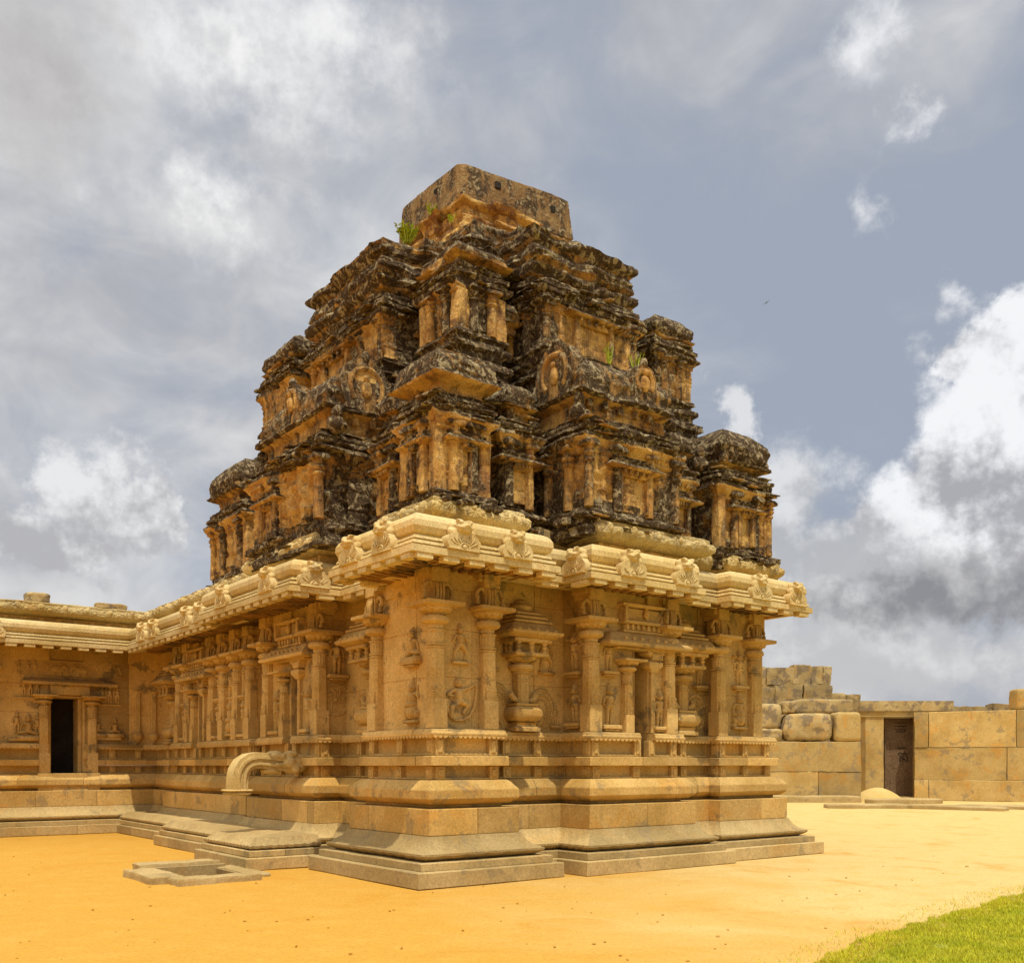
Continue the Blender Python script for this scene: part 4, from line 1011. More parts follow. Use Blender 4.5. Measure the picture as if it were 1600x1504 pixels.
for nm_, bx in (('upper_bay_roof', (3.3, 5.6, 1.75, 2.7)), ('upper_bay_roof', (1.55, 2.7, 3.7, 6.5))):
    x0, x1, y0_, y1 = bx; zs_ = 1.16 if x0 < 2 else 1.08; pr = fine_profile([(o, 9.86 + z * zs_) for o, z in sal2], .04); mb = MB()
    sweep(mb, [(x0, y1), (x0, y0_), (x1, y0_), (x1, y1)], pr, True, .06, None, lambda k, o, z, d, p: (strata(o, z, p, x0, .25, .03), z), lambda k, p: .45 if int(pr[k][1] * 7) % 2 else .85)
    mb.erode(.085, 1.7, 12 + int(x0), .03, 7); TB(mb, nm_, 'plaster')
# kneeling ruined figures and finial stubs along the first ledge
for i, (x, y) in enumerate(((3.1, .35), (5.2, .4), (1.75, 1.15), (2.85, 1.3), (5.35, 1.2), (6.6, 1.0), (1.2, 1.85), (1.3, 3.0), (.35, 3.15), (.35, 6.1))):
    mb = MB(); mb.ell((0, 0, .12), (.14, .13, .16), 12, 8, .7); mb.ell((0, -.03, .32), (.09, .09, .11), 12, 8, .6); mb.ell((.08, -.05, .1), (.09, .1, .08), 10, 8, .7); mb.erode(.035, 4, i)
    mb.build('worn_finial', 'plaster', temple, (x, y, 7.04))
# fallen rubble course lying along the foot of the tower
mb = MB()
for i in range(40):
    if i < 40: x, y = rnd.uniform(.6, 8.0), rnd.uniform(.35, .62)
    else: x, y = rnd.uniform(.35, .6), rnd.uniform(.7, 9)
    a = rnd.uniform(.04, .11); st = len(mb.v); mb.box(-a, a, -a * .7, a * .7, 0, a * 1.1, .02, rnd.uniform(.6, 1)); mb.xf(x, y, 5.37, rnd.uniform(0, 3), 1, st)
mb.erode(.02, 5, 2); tag(TB(mb, 'rubble', 'plaster'), kind='stuff')

# ------------------------------------------------------------------ other things
def plant(name, x, y, z, n, h, label, leaf=.05, spread=.12):
    mb = MB(); q = random.Random(int(x * 100) + n)
    for i in range(n):
        a = q.uniform(0, 6.28); r = spread * math.sqrt(q.random()); hh = h * q.uniform(.5, 1); lx, ly = r * math.cos(a), r * math.sin(a)
        mb.tube([(lx * .3, ly * .3, 0), (lx * .7, ly * .7, hh * .55), (lx, ly, hh)], [.006, .005, .002], 5)
        for k in range(5):
            t = q.uniform(.25, 1); px, py, pz = lx * t, ly * t, hh * t; b = q.uniform(0, 6.28); l = leaf * q.uniform(.6, 1.2)
            dx, dy = math.cos(b) * l, math.sin(b) * l; up_ = q.uniform(-.2, .7) * l
            mb.add([(px, py, pz), (px + dx * .5 - dy * .3, py + dy * .5 + dx * .3, pz + up_ * .6), (px + dx, py + dy, pz + up_), (px + dx * .5 + dy * .3, py + dy * .5 - dx * .3, pz + up_ * .6)], [(0, 1, 2, 3)])
    c, s = math.cos(R(PHI)), math.sin(R(PHI))
    wx, wy = TX + x * c - y * s, TY + x * s + y * c
    o = mb.build(name, 'leaf', None, (wx, wy, z)); tag(o, label, 'plant', 'weeds rooted in the tower'); return o
plant('weed', 2.3, 4.15, 11.16, 46, .34, 'bushy bright green weed on the left shoulder below the cap block', .085, .22)
plant('weed', 3.2, 4.75, 12.25, 16, .22, 'small pale green weed against the left foot of the cap block', .05, .12)
plant('weed', 2.75, 3.4, 11.35, 10, .16, 'tiny green sprig between the cap block and the bushy weed', .05, .1)
plant('weed', 3.95, .55, 8.2, 12, .36, 'upright green weed tuft at the middle of the barrel roof ridge', .04, .12)
plant('weed', 4.5, .5, 8.2, 9, .32, 'thin green weed stalks on the right end of the barrel roof ridge', .04, .16)

def local(x, y):
    c, s = math.cos(R(PHI)), math.sin(R(PHI)); return TX + x * c - y * s, TY + x * s + y * c
def boulder(name, x0, x1, y0, y1, z0, z1, label, cat, mat='rubble', seed=1, amp=.06, rnd_=.35, rz=0, group=None):
    """irregular stone: a rounded, noise-worn box"""
    mb = MB(); cx, cy, cz = (x0 + x1) / 2, (y0 + y1) / 2, (z0 + z1) / 2; hx, hy, hz = (x1 - x0) / 2, (y1 - y0) / 2, (z1 - z0) / 2
    n = 9; bm = bmesh.new(); bmesh.ops.create_cube(bm, size=2); bmesh.ops.subdivide_edges(bm, edges=bm.edges[:], cuts=n, use_grid_fill=True)
    p = 2 + 8 * (1 - rnd_)
    for v in bm.verts:
        l = (abs(v.co.x) ** p + abs(v.co.y) ** p + abs(v.co.z) ** p) ** (1 / p); v.co /= l
        v.co = Vector((v.co.x * hx, v.co.y * hy, v.co.z * hz + hz))
    bm.verts.index_update()
    mb.add([v.co for v in bm.verts], [[v.index for v in f.verts] for f in bm.faces], .5); bm.free()
    mb.erode(amp, 1.3 / max(hx, hz, .3), seed, amp * .3, 6)
    o = mb.build(name, mat, None, (cx, cy, z0), rz, 50); tag(o, label, cat, group); return o
x, y = local(-1.85, 14.2); boulder('loose_stone', x - .3, x + .25, y - .2, y + .2, 5.46, 5.74, 'dark loose stone lying on the roof left of the doorway', 'stone', seed=2, amp=.05, rz=.5)
x, y = local(-.25, 14.0); boulder('loose_stone', x - .36, x + .36, y - .2, y + .2, 5.47, 5.62, 'thin flat stone lying on the roof near the inner corner', 'stone', seed=5, amp=.03, rz=.6)

# stone frame of the pit under the spout
pit = empty('drain_pit', (*local(-1.9, 3.2), 0), R(PHI)); tag(pit, 'sunken pit framed by broken granite slabs under the water spout', 'drain')
def slab(x0, x1, y0, y1, z1, seed, rz=0):
    mb = MB(); k = 10
    cx, cy, hx, hy = (x0 + x1) / 2, (y0 + y1) / 2, (x1 - x0) / 2, (y1 - y0) / 2
    def ring(f, z):
        out = []
        per = [(-hx, -hy, hx, -hy), (hx, -hy, hx, hy), (hx, hy, -hx, hy), (-hx, hy, -hx, -hy)]
        for a, b, c, d in per:
            for i in range(k): out.append((cx + (a + (c - a) * i / k) * f, cy + (b + (d - b) * i / k) * f, z))
        return out
    mb.loft([ring(1, -.1), ring(1.0, z1 * .5), ring(1, z1 - .015), ring(.97, z1), ring(.5, z1 + .004)], .5)
    mb.erode(.035, 2.8, seed, .016, 9, .25)
    return mb.build('frame_slab', 'slab', pit, (0, 0, 0), rz)
slab(-.86, -.40, -.62, .72, .10, 1); slab(-.62, -.08, -1.02, -.60, .09, 2); slab(-.07, .58, -.98, -.62, .085, 3); slab(-.62, .62, .72, 1.10, .15, 4); slab(.58, .9, -.6, .9, .05, 5)
mb = MB()
for b_ in ((-.52, .70, .70, .80, -.5, .10), (-.50, -.41, -.7, .70, -.5, .06), (.56, .66, -.7, .70, -.5, .04), (-.41, .56, -.72, -.62, -.5, .05)): mb.box(*b_, t=.0)
mb.erode(.02, 4, 3); mb.build('pit_wall', 'slab', pit)
mb = MB(); mb.box(-.45, .6, -.66, .74, -.55, -.42, t=.2); mb.build('pit_floor', 'sand', pit)

# ---- enclosure on the right
def ashlar(mb, x0, x1, yf, rows, depth=.9, slope=0.0, seed=1, lens=None):
    """dressed blocks with open joints; the face runs from (x0,yf) to (x1,yf+slope*(x1-x0))"""
    q = random.Random(seed); L = x1 - x0
    for r, (z0, z1) in enumerate(rows):
        xs = [0] + (lens[r] if lens and lens[r] else []) + [L]
        if not (lens and lens[r]):
            x = q.uniform(.8, 2.2); xs = [0]
            while x < L - .7: xs.append(x); x += q.uniform(1.6, 3.6)
            xs.append(L)
        for a, b in zip(xs, xs[1:]):
            st = len(mb.v); f = q.uniform(-.03, .03); k = max(2, int((b - a) / .3)); c = .02
            loops = []
            for xx, s in [(a + .012, .0), (a + .012 + c, 1)] + [(a + (b - a) * i / k, 1) for i in range(1, k)] + [(b - .012 - c, 1), (b - .012, 0)]:
                i_ = c * (1 - s)
                loops.append([(x0 + xx, yf + slope * xx + f + i_, z0 + .010 + i_), (x0 + xx, yf + slope * xx + f + c + i_, z0 + .010), (x0 + xx, yf + slope * xx + depth, z0 + .01), (x0 + xx, yf + slope * xx + depth, z1 - .01), (x0 + xx, yf + slope * xx + f + c + i_, z1 - .01),
                              (x0 + xx, yf + slope * xx + f + i_, z1 - .010 - c), (x0 + xx, yf + slope * xx + f + i_ - .01, (z0 + z1) / 2)])
            mb.loft([l[::-1] for l in loops], q.uniform(-.1, 1.1))
    mb.erode(.035, .9, seed, .02, 4.5)
mb = MB(); ashlar(mb, 9.5, 15.80, 44, [(0, 1.36), (1.36, 2.72)], .9, 0, 3, [[1.3, 4.35], [2.0]])
o = mb.build('enclosure_wall', 'fence', None, origin=(12.6, 44, 0)); tag(o, 'low granite block wall between the temple and the gateway', 'wall', 'courtyard enclosure')
mb = MB(); sl = (40.5 - 46) / (21.32 - 19.01); LW = 14
for r in (0,):
    pass
# right-hand wall runs towards the viewer
class Q: pass
th = math.atan2(-2.0, 23.15 - 19.01)
ww = MB(); ashlar(ww, 0, 12, 0, [(0, .96), (.96, 2.48), (2.48, 4.16)], .9, 0, 8, [[.62, 5.2, 9.5], [3.9, 5.6, 8.4], [.62, 4.3, 7.5]])
o = ww.build('enclosure_wall', 'fence', None, (19.01, 46, 0), th); tag(o, 'tall granite block wall right of the gateway, in three courses', 'wall', 'courtyard enclosure')
boulder('pier_block', 14.62, 15.80, 43.95, 44.95, 2.72, 4.06, 'upright squared granite block standing on the low wall beside the gateway', 'stone', 'fence', 3, .03, .12)
boulder('boulder', 12.42, 14.58, 44.05, 45.2, 2.74, 4.02, 'large rounded brown boulder lying on top of the low wall', 'stone', 'rubble', 5, .12, .45)
boulder('loose_stone', 12.4, 13.12, 44.5, 45.3, 4.02, 4.58, 'small squarish stone perched on the boulder left of the long beam', 'stone', 'rubble', 6, .06, .25)
boulder('stone_beam', 13.15, 15.85, 45.0, 45.9, 4.04, 4.72, 'long rough stone beam with an orange broken end above the boulder', 'stone', 'rubble', 7, .05, .15)
boulder('boulder', 11.0, 12.38, 44.5, 45.5, 3.3, 4.45, 'rounded stone squeezed between the temple and the large boulder', 'stone', 'rubble', 8, .08, .35)
boulder('boulder', 11.0, 12.36, 44.3, 45.3, 2.73, 3.32, 'pale broken stone at the foot of the stack beside the temple', 'stone', 'rubble', 9, .08, .35)
boulder('corner_post', 22.9, 23.7, 44.1, 44.9, 4.16, 5.12, 'squared stone post standing on the wall at the right edge', 'stone', 'fence', 11, .03, .12)
# ruined wall behind
rw = MB(); q = random.Random(5)
def rough(mb, x0, x1, y0, y1, z0, z1, sd):
    st = len(mb.v); n = 5; bm = bmesh.new(); bmesh.ops.create_cube(bm, size=2); bmesh.ops.subdivide_edges(bm, edges=bm.edges[:], cuts=n, use_grid_fill=True)
    for v in bm.verts:
        p = 26; l = (abs(v.co.x) ** p + abs(v.co.y) ** p + abs(v.co.z) ** p) ** (1 / p); v.co /= l
        v.co = Vector(((x0 + x1) / 2 + v.co.x * (x1 - x0) / 2, (y0 + y1) / 2 + v.co.y * (y1 - y0) / 2, (z0 + z1) / 2 + v.co.z * (z1 - z0) / 2))
    bm.verts.index_update(); mb.add([v.co for v in bm.verts], [[v.index for v in f.verts] for f in bm.faces], random.Random(sd).uniform(.1, .9)); bm.free()
    mb.erode(.09, 1.1, sd, .055, 4.0, .8, st)
for r, (z0, z1, xe) in enumerate(((0, 1.3, 19), (1.3, 2.6, 19), (2.6, 3.7, 19), (3.7, 4.75, 18.6), (4.75, 5.95, 17.0), (5.95, 6.9, 17.05))):
    x = 11.5 + (r % 2) * .4
    while x < xe:
        w = q.uniform(.6, 1.8) if r < 5 else q.uniform(.5, .95)
        w = min(w, xe - x + .05); h = q.uniform(-.05, .12) if r == 5 else 0
        if w > .2: rough(rw, x, x + w, 52 + q.uniform(-.1, .1), 53.1, z0, z1 + h, int(x * 50) + r)
        x += w + .01
x = 17.05
while x < 18.6:
    w = q.uniform(.6, .8); rough(rw, x, min(x + w, 18.62), 52, 53, 4.7, 5.5 - (x - 17) * .06, int(x * 31)); x += w
o = rw.build('ruined_wall', 'rubble', None, origin=(14.5, 52.5, 0)); tag(o, 'tall ruined wall of rough stacked stones rising behind the boulder', 'wall')
# back wall beyond the gate
bw_ = MB(); x = 16.7
while x < 29:
    w = q.uniform(.9, 2.1); rough(bw_, x, x + w, 49.5, 50.4, 3.6, 4.72 + q.uniform(-.12, .06), int(x * 17)); x += w
for a, b in ((0, 1.8), (1.8, 3.62)):
    x = 20.0
    while x < 29: rough(bw_, x, x + 1.5, 49.55, 50.4, a, b, int(x * 13)); x += 1.5
o = bw_.build('back_wall', 'rubble', None, origin=(22, 50, 0)); tag(o, 'row of rough grey stones showing above the tall wall and the gate', 'wall')
# gateway
gt = empty('gateway', (18.2, 47, 0)); tag(gt, 'plain stone gateway of two posts and a heavy lintel holding a dark door', 'gateway')
def gpart(name, x0, x1, y0, y1, z0, z1, mat, sd, amp=.02):
    mb = MB(); k = 14
    mb.loft([mb.rect((x1 - x0) / 2, (y1 - y0) / 2, z0 + (z1 - z0) * i / k, .03, (x0 + x1) / 2 - 18.2, (y0 + y1) / 2 - 47) for i in range(k + 1)], .5); mb.erode(amp, 1.5, sd, amp * .4, 5)
    return mb.build(name, mat, gt)
gpart('post', 16.92, 17.82, 46.6, 47.5, 0, 3.96, 'fence', 1); gpart('post', 19.42, 20.0, 46.7, 47.5, 0, 3.96, 'fence', 2)
gpart('lintel', 16.7, 20.6, 46.55, 47.5, 3.96, 4.24, 'fence', 3); gpart('lintel', 16.65, 21.1, 46.45, 47.6, 4.245, 4.72, 'rubble', 4, .04)
gpart('threshold', 17.0, 19.6, 46.3, 47.6, 0, .14, 'slab', 5)
dr = empty('gate_door', (18.76, 47.2, .15)); tag(dr, 'dark weathered door leaf with faded painted writing and an emblem', 'door')
mb = MB(); mb.box(-.66, .68, -.06, .04, 0, 3.78, .02, .5); mb.build('leaf', 'door', dr)
mb = MB(); mb.box(-.73, -.66, -.14, .06, 0, 3.78, .015, .1); mb.build('frame', 'door', dr)
mb = MB(); mb.box(-.95, -.7, -.05, .03, 3.42, 3.50); mb.box(-.95, -.7, -.05, .03, 2.9, 2.94); mb.box(-.95, -.7, -.05, .03, 2.05, 2.09); mb.build('cross_bar', 'door', dr)
mk = MB(); q = random.Random(4)
def mark(x0, x1, z0, z1): mk.box(x0, x1, -.068, -.055, z0, z1, .002, .5)
for row, (z, h, x0, x1) in enumerate(((3.52, .05, -.2, .32), (3.36, .06, -.22, .36), (3.2, .07, -.18, .34), (3.1, .06, -.16, .30), (2.28, .09, -.04, .34))):
    x = x0
    while x < x1:
        w = q.uniform(.025, .06); mark(x, x + w, z + q.uniform(0, .015), z + h)
        if q.random() < .5: mark(x + w * .3, x + w * .55, z - .03, z + h)
        x += w + q.uniform(.012, .03)
def stroke(pts, r): mk.tube([(x, -.062, z) for x, z in pts], r, 6, .5, .4)
stroke([(-.06, 2.0), (0, 2.10), (.07, 2.12), (.12, 2.04), (.2, 2.05), (.28, 2.10), (.36, 2.02), (.40, 1.9), (.40, 1.75), (.38, 1.66)], .028)
stroke([(.02, 1.98), (.1, 1.93), (.2, 1.95), (.29, 1.97)], .024); stroke([(.04, 1.86), (.05, 1.66)], .032); stroke([(.15, 1.87), (.19, 1.78), (.17, 1.68)], .026); stroke([(.2, 1.84), (.27, 1.78), (.31, 1.70)], .026); stroke([(.0, 1.87), (.14, 1.875)], .02)
mk.build('painted_marking', 'ink', dr)
# scrub behind the gate
bs = MB(); q = random.Random(9)
for i in range(900):
    a = q.uniform(0, 6.28); r = math.sqrt(q.random()) * .9; px, py, pz = r * math.cos(a), r * math.sin(a) * .7, q.random() ** 1.3 * 2.6; l = q.uniform(.05, .13); b = q.uniform(0, 6.28)
    bs.add([(px, py, pz), (px + l * math.cos(b), py + l * math.sin(b), pz + q.uniform(-.5, 1) * l), (px + l * math.cos(b + .9), py + l * math.sin(b + .9), pz + q.uniform(0, 1) * l)], [(0, 1, 2)])
for i in range(14): bs.tube([(0, 0, 0), (q.uniform(-.3, .3), q.uniform(-.3, .3), 1.0), (q.uniform(-.7, .7), q.uniform(-.5, .5), 2.3)], [.02, .014, .005], 5)
tag(bs.build('shrub', 'bush', None, (19.1, 50.0 - 1.2, 0)), 'sunlit green shrub glimpsed through the gap beside the dark door', 'shrub')
# paving kerbs along the foot of the walls
kb = [(10.6, 15.6, 43.2, 43.95, .30, 1, 0, 'low flat kerb stone at the foot of the low wall'), (12.2, 15.2, 37.2, 38.3, .16, 2, -.1, 'broken paving slab at the left end of the kerb, nearest the temple'),
      (14.6, 18.4, 36.0, 36.9, .15, 3, -.75, 'long rough kerb stone running right from the broken slab'), (15.3, 18.6, 41.6, 42.6, .22, 4, .22, 'tilted paving slab in front of the gateway threshold'), (17.2, 20.2, 31.8, 32.8, .14, 5, -1.0, 'pale worn kerb stone nearest the right edge'),
      (17.0, 20.4, 36.6, 37.5, .14, 6, -.95, 'rough kerb stone at the foot of the tall wall')]
for x0, x1, y0_, y1, z1, sd, rz, lb in kb:
    boulder('kerb_stone', x0, x1, y0_, y1, -.08, z1, lb, 'kerb', 'slab', 20 + sd, .05, .15, rz, 'kerb stones along the enclosure')
mb = MB(); n = 20; L_ = []
for k in range(8):
    f = k / 7; L_.append([(1.25 * (1 - f) * math.cos(2 * math.pi * i / n), .7 * (1 - f) * math.sin(2 * math.pi * i / n), .62 * f * (2 - f) if k else 0) for i in range(n)])
mb.loft(L_, .5); mb.erode(.05, 1.5, 3); tag(mb.build('sand_heap', 'sand', None, (16.9, 45.0, 0)), 'small heap of orange sand against the gateway post', 'sand heap')

# bird
mb = MB(); mb.ell((0, 0, 0), (.10, .06, .05)); mb.ell((.11, 0, .015), (.04, .04, .035)); mb.add([(-.08, 0, 0), (-.22, .05, .01), (-.22, -.05, .01)], [(0, 1, 2)])
bd = mb.build('bird', 'bird', None, (15.7, 60, 30.15)); tag(bd, 'small dark bird gliding in the open sky right of the tower', 'bird')
for sx in (-1, 1):
    w = MB(); w.loft([[(.06, 0, 0), (-.06, 0, 0), (-.06, 0, .012), (.06, 0, .012)], [(.05, sx * .18, .05), (-.06, sx * .18, .05), (-.06, sx * .18, .058), (.05, sx * .18, .058)], [(-.02, sx * .38, .02), (-.08, sx * .38, .02), (-.08, sx * .38, .024), (-.02, sx * .38, .024)]]); w.build('wing', 'bird', bd)
bd.rotation_euler = (R(-28), R(-12), R(70)); bd.scale = (.62, .62, .62)

# ------------------------------------------------------------------ ground
def sheet(name, pts, z, mat, kind='structure'):
    mb = MB(); mb.add([(x, y, z) for x, y in pts], [tuple(range(len(pts)))]); return tag(mb.build(name, mat), kind=kind)
N_ = 90; mb = MB(); xs = [-700, -300, -120, -60] + [-30 + i * .8 for i in range(N_)] + [60, 120, 300, 700]; ys = [-300, -60, -10] + [0 + i * .8 for i in range(N_)] + [90, 140, 300, 900]
PX, PY = local(-1.9, 3.2); cp, sp_ = math.cos(R(PHI)), math.sin(R(PHI))
xs = sorted(set(xs) | {round(PX + (i - 16) * .11 + .003, 3) for i in range(33)}); ys = sorted(set(ys) | {round(PY + (i - 16) * .11 + .003, 3) for i in range(33)})
for yy in ys:
    for xx in xs:
        f = 1 if -30 <= xx <= 42 and 0 <= yy <= 72 else 0
        mb.v.append((xx, yy, f * (.012 * mn.noise(Vector((xx * .35, yy * .35, 0))) + .006 * mn.noise(Vector((xx * 1.1, yy * 1.1, 3)))) - .006))
for j in range(len(ys) - 1):
    for i in range(len(xs) - 1):
        wx, wy = (xs[i] + xs[i + 1]) / 2 - PX, (ys[j] + ys[j + 1]) / 2 - PY; lx, ly = wx * cp + wy * sp_, -wx * sp_ + wy * cp
        if -.47 < lx < .63 and -.68 < ly < .76: continue
        a = j * len(xs) + i; mb.f.append((a, a + 1, a + 1 + len(xs), a + len(xs))); mb.t.append(.5)
tag(mb.build('ground', 'sand'), kind='structure')
edge = [(2.2, 7.6), (2.54, 8.12), (3.1, 8.85), (3.81, 9.65), (4.4, 10.3), (5.02, 10.9), (5.8, 11.75), (6.6, 12.54), (8, 13.8), (11, 16)]
ed2 = []
for (a, b), (c, d) in zip(edge, edge[1:]):
    for i in range(12): t = i / 12; x, y = a + (c - a) * t, b + (d - b) * t; w = .07 * mn.noise(Vector((x * 3, y * 3, 1))); ed2.append((x + w, y - w))
sheet('lawn', [(x + .22, y - .22) for x, y in ed2] + [(30, 16), (30, 2), (2.4, 2)], .016, 'turf')
rs = np.random.RandomState(3)
V, F = [], []; nb = 0
def ey(x): return np.interp(x, [e[0] for e in edge], [e[1] for e in edge])
X = rs.uniform(2.0, 8.4, 330000); Yv = rs.uniform(6.8, 14.2, 330000)
wob = np.array([.24 * mn.noise(Vector((a * 2.3, b * 2.3, 5))) + .07 * mn.noise(Vector((a * 9, b * 9, 2))) for a, b in zip(X, Yv)])
dd = ey(X) - Yv
vis = (X - .6 < Yv * .56) & (dd > wob - np.where(rs.rand(len(X)) < .05, .55, .0))
dens = np.array([mn.noise(Vector((a * 4, b * 4, 9))) for a, b in zip(X, Yv)])
pat = np.array([mn.noise(Vector((a * 1.3, b * 1.3, 4))) for a, b in zip(X, Yv)])
vis &= (dens + .5 * pat > -.62)
X, Yv, dens = X[vis], Yv[vis], dens[vis]; n = len(X)
h = rs.uniform(.012, .038, n) * (1 + .7 * dens) * np.where(rs.rand(n) < .04, 1.9, 1); a = rs.uniform(0, 2 * np.pi, n); w = rs.uniform(.0025, .005, n); ln = rs.uniform(-.8, .8, n) * h; lm_ = rs.uniform(-.8, .8, n) * h
co = np.zeros((n, 3, 3)); co[:, 0] = np.stack([X - np.cos(a) * w, Yv - np.sin(a) * w, np.full(n, .012)], 1); co[:, 1] = np.stack([X + np.cos(a) * w, Yv + np.sin(a) * w, np.full(n, .012)], 1); co[:, 2] = np.stack([X + ln, Yv + lm_, .015 + h], 1)
me = bpy.data.meshes.new('grass'); me.vertices.add(3 * n); me.vertices.foreach_set('co', co.ravel()); me.loops.add(3 * n); me.loops.foreach_set('vertex_index', np.arange(3 * n)); me.polygons.add(n); me.polygons.foreach_set('loop_start', np.arange(0, 3 * n, 3)); me.update(); me.validate()
me.materials.append(M['grass']); g = bpy.data.objects.new('grass', me); COL.objects.link(g); tag(g, kind='stuff')

pb = MB(); q = random.Random(21)
for i in range(130):
    Y_ = 8.2 + 10 * q.random() ** 1.6; X_ = q.uniform(-.55, .55) * Y_; r = q.uniform(.006, .02) * (1.8 if q.random() < .06 else 1)
    lx, ly = (X_ - TX) * math.cos(R(PHI)) + (Y_ - TY) * math.sin(R(PHI)), -(X_ - TX) * math.sin(R(PHI)) + (Y_ - TY) * math.cos(R(PHI))
    if lx > -1.1 and ly > -.15: continue
    pb.ell((X_, Y_, r * .3), (r * q.uniform(.7, 1.3), r * q.uniform(.7, 1.3), r * .7), 6, 4, q.random())
tag(pb.build('pebbles', 'sand'), kind='stuff')

# ------------------------------------------------------------------ light, sky, camera
SUN_EL, SUN_AZ = 68.0, 160.0                             # azimuth from +Y towards +X: high, behind the viewer's right shoulder
sv = Vector((math.sin(R(SUN_AZ)) * math.cos(R(SUN_EL)), math.cos(R(SUN_AZ)) * math.cos(R(SUN_EL)), math.sin(R(SUN_EL))))
sl_ = bpy.data.lights.new('sun', 'SUN'); sl_.energy = 3.3; sl_.angle = R(.6); sl_.color = (1, .95, .84)
so = bpy.data.objects.new('sun', sl_); COL.objects.link(so); so.rotation_euler = sv.to_track_quat('Z', 'Y').to_euler(); so.location = sv * 80

W = bpy.data.worlds.new('World'); scene.world = W; W.use_nodes = True
T = NT(W.node_tree)
D = T.n('ShaderNodeTexCoord').outputs['Generated']
Dn = T.n('ShaderNodeVectorMath', operation='NORMALIZE', i_0=D).outputs[0]
sx_ = T.n('ShaderNodeSeparateXYZ', i_0=Dn); dx, dy, dz = sx_.outputs
az = T.math('ARCTAN2', dx, dy); el = T.math('ARCSINE', dz)
sky = T.n('ShaderNodeTexSky', sky_type='NISHITA'); sky.sun_disc = False; sky.sun_elevation = R(SUN_EL); sky.sun_rotation = R(SUN_AZ); sky.air_density = 1.0; sky.dust_density = 2.0; sky.ozone_density = 2.0
blue = T.mix(1.0, sky.outputs[0], (.085, .078, .088), 'MULTIPLY')
def AE(u, v):
    a_ = math.atan((u - 800) / 1520); return a_, math.atan((1195 - v) / 1520 * math.cos(a_))
def wisp(seed, sc, det=7, rough=.58, zs=2.2, dist=.4):
    mp = T.n('ShaderNodeVectorMath', operation='ADD', i_0=T.scalevec(Dn, (1, 1, zs))); mp.inputs[1].default_value = (seed, seed * .37, seed * 1.7)
    return T.noise(mp.outputs[0], sc, det, rough, dist)
big = wisp(3.1, 2.3, 4, .52, 1.7, .6); sml = wisp(8.2, 8, 5, .6, 1.7, .5)
# layered veil: thicker to the left and towards the horizon
bias = T.math('ADD', T.math('MULTIPLY', az, -.34), T.ramp(el, .02, .20, .42, 0))
bias = T.math('ADD', bias, T.ramp(el, .42, .62, 0, .12))
veil = T.math('ADD', T.math('ADD', T.math('MULTIPLY', big, 1.0), T.math('MULTIPLY', sml, .40)), bias)
vm = T.ramp(veil, .56, 1.0)
shade = T.ramp(T.math('ADD', T.math('MULTIPLY', wisp(5.7, 3.6, 4, .55, 1.6, .5), .85), T.math('MULTIPLY', sml, .35)), .40, .76)
grey = T.mix(shade, (.47, .465, .475), (.76, .755, .745))
col = T.mix(T.math('MULTIPLY', vm, .9), T.mix(.88, blue, (.36, .405, .485)), grey)
# cumulus heaps at their own bearings, all cut from the same turbulent field
wn = T.n('ShaderNodeTexNoise'); T.put(wn, 'Vector', Dn); wn.inputs['Scale'].default_value = 13; wn.inputs['Detail'].default_value = 7; wn.inputs['Roughness'].default_value = .64
wsep = T.n('ShaderNodeSeparateColor', i_0=wn.outputs['Color']); nR, nG, nB = wsep.outputs
w2 = T.n('ShaderNodeVectorMath', operation='ADD', i_0=Dn); w2.inputs[1].default_value = (.008, -.004, .022)
nO = T.noise(w2.outputs[0], 13, 4, .58)
azw = T.math('ADD', az, T.math('MULTIPLY', T.math('SUBTRACT', nG, .5), .16)); elw = T.math('ADD', el, T.math('MULTIPLY', T.math('SUBTRACT', nB, .5), .11))
bil = T.math('MULTIPLY', T.math('SUBTRACT', nR, nO), 3.6)
def puff(base, blobs, amp, soft, lo, hi, top, bot, strength=1.0):
    dens = None
    for (u, v, ru, rv) in blobs:
        a0, e0 = AE(u, v)
        p = T.math('POWER', T.math('ABSOLUTE', T.math('DIVIDE', T.math('SUBTRACT', azw, a0), ru / 1520)), 2)
        q_ = T.math('POWER', T.math('ABSOLUTE', T.math('DIVIDE', T.math('SUBTRACT', elw, e0), rv / 1520)), 2)
        f = T.math('SUBTRACT', 1.0, T.math('SQRT', T.math('ADD', p, q_)))
        dens = f if dens is None else T.math('MAXIMUM', dens, f)
    dens = T.math('ADD', dens, T.math('MULTIPLY', T.math('SUBTRACT', nR, .5), amp))
    m_ = T.ramp(dens, .0, soft)
    # brighter crowns, greyer floors, with billows
    e = T.math('ADD', T.math('ADD', T.ramp(elw, AE(800, lo)[1], AE(800, hi)[1], 0, 1, False), bil), T.math('MULTIPLY', T.math('SUBTRACT', nR, .5), .8))
    return T.mix(T.math('MULTIPLY', m_, strength), base, T.mix(T.ramp(e, -.15, 1.0), bot, top))
wh = (.84, .86, .88); gr = (.44, .44, .46)
col = puff(col, [(1450, 930, 480, 110), (1300, 1030, 520, 90), (700, 1020, 500, 90)], 1.2, .7, 1030, 850, (.70, .70, .70), (.54, .54, .55), .9)
col = puff(col, [(1570, 710, 170, 180), (1560, 560, 90, 80), (1490, 800, 150, 110), (1620, 850, 200, 90)], 1.2, .40, 930, 640, (.90, .91, .93), (.40, .40, .425), .95)
col = puff(col, [(1430, 925, 300, 60), (1600, 940, 240, 55)], .6, .7, 990, 870, (.47, .47, .48), (.25, .255, .275), .95)
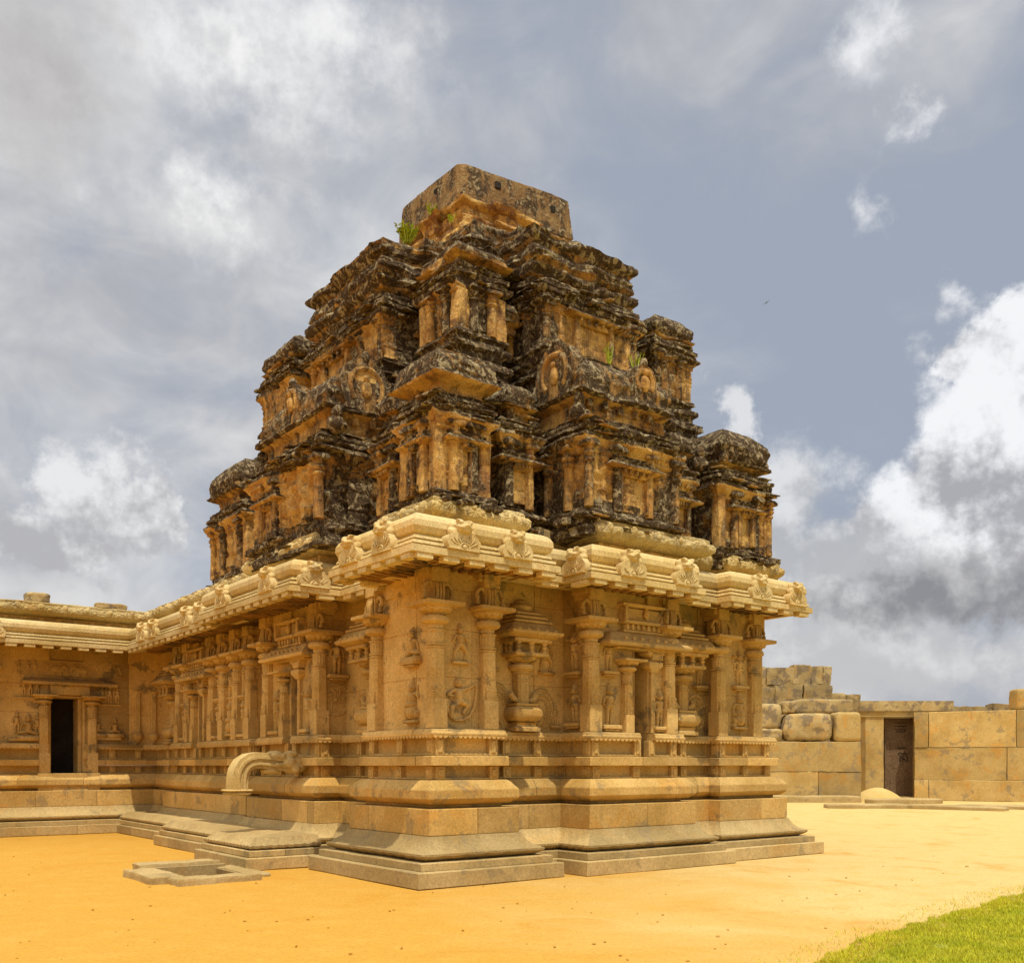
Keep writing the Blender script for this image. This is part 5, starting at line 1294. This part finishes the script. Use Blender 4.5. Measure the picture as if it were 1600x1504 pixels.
col = puff(col, [(1200, 790, 120, 120), (1130, 650, 50, 60), (1290, 870, 160, 80)], 1.2, .6, 930, 680, (.74, .75, .77), (.47, .48, .5), .9)
col = puff(col, [(120, 780, 85, 105), (215, 790, 65, 80), (90, 850, 130, 55)], .9, .4, 890, 720, (.80, .805, .815), (.45, .45, .47), .95)
col = puff(col, [(360, 80, 360, 130), (520, 70, 190, 90), (330, 330, 260, 80)], 1.5, 1.1, 400, 20, (.93, .925, .92), (.70, .70, .70), .9)
col = puff(col, [(40, 110, 190, 170)], 1.1, 1.0, 300, 0, (.43, .415, .415), (.50, .485, .49), .8)
col = puff(col, [(1365, 55, 62, 80), (1345, 335, 40, 60), (1465, 550, 50, 34), (1440, 190, 70, 26), (1475, 465, 40, 24)], 3.2, 1.5, 420, -200, (.85, .86, .88), (.72, .73, .76), .95)
# added fill: unseen sky brightened overhead and behind the viewer
back = T.math('ADD', T.math('MULTIPLY', T.ramp(dy, .25, -.35, 0, .55), T.ramp(dz, .08, .4)), T.ramp(dz, .62, .86, 0, 1.5))
col = T.mix(1.0, col, T.grey(T.math('ADD', 1.0, T.math('MULTIPLY', T.math('MULTIPLY', back, T.ramp(dz, 0, .1)), 1.0))), 'MULTIPLY')
bg = T.n('ShaderNodeBackground', i_Color=col); bg.inputs['Strength'].default_value = .93
T.n('ShaderNodeOutputWorld', i_0=bg.outputs[0])

cam = bpy.data.cameras.new('camera'); co_ = bpy.data.objects.new('camera', cam); COL.objects.link(co_); scene.camera = co_
co_.location = (0, 0, 1.65); co_.rotation_euler = (R(90), 0, 0)
cam.sensor_fit = 'HORIZONTAL'; cam.sensor_width = 36; cam.lens = 36 * 1520 / 1600; cam.shift_y = (1195 - 752) / 1600; cam.clip_end = 3000; cam.clip_start = .05
scene.view_settings.view_transform = 'Standard'; scene.view_settings.look = 'None'; scene.view_settings.exposure = .16; scene.view_settings.gamma = 1
scene.cycles.use_denoising = True; scene.cycles.max_bounces = 8; scene.cycles.diffuse_bounces = 3
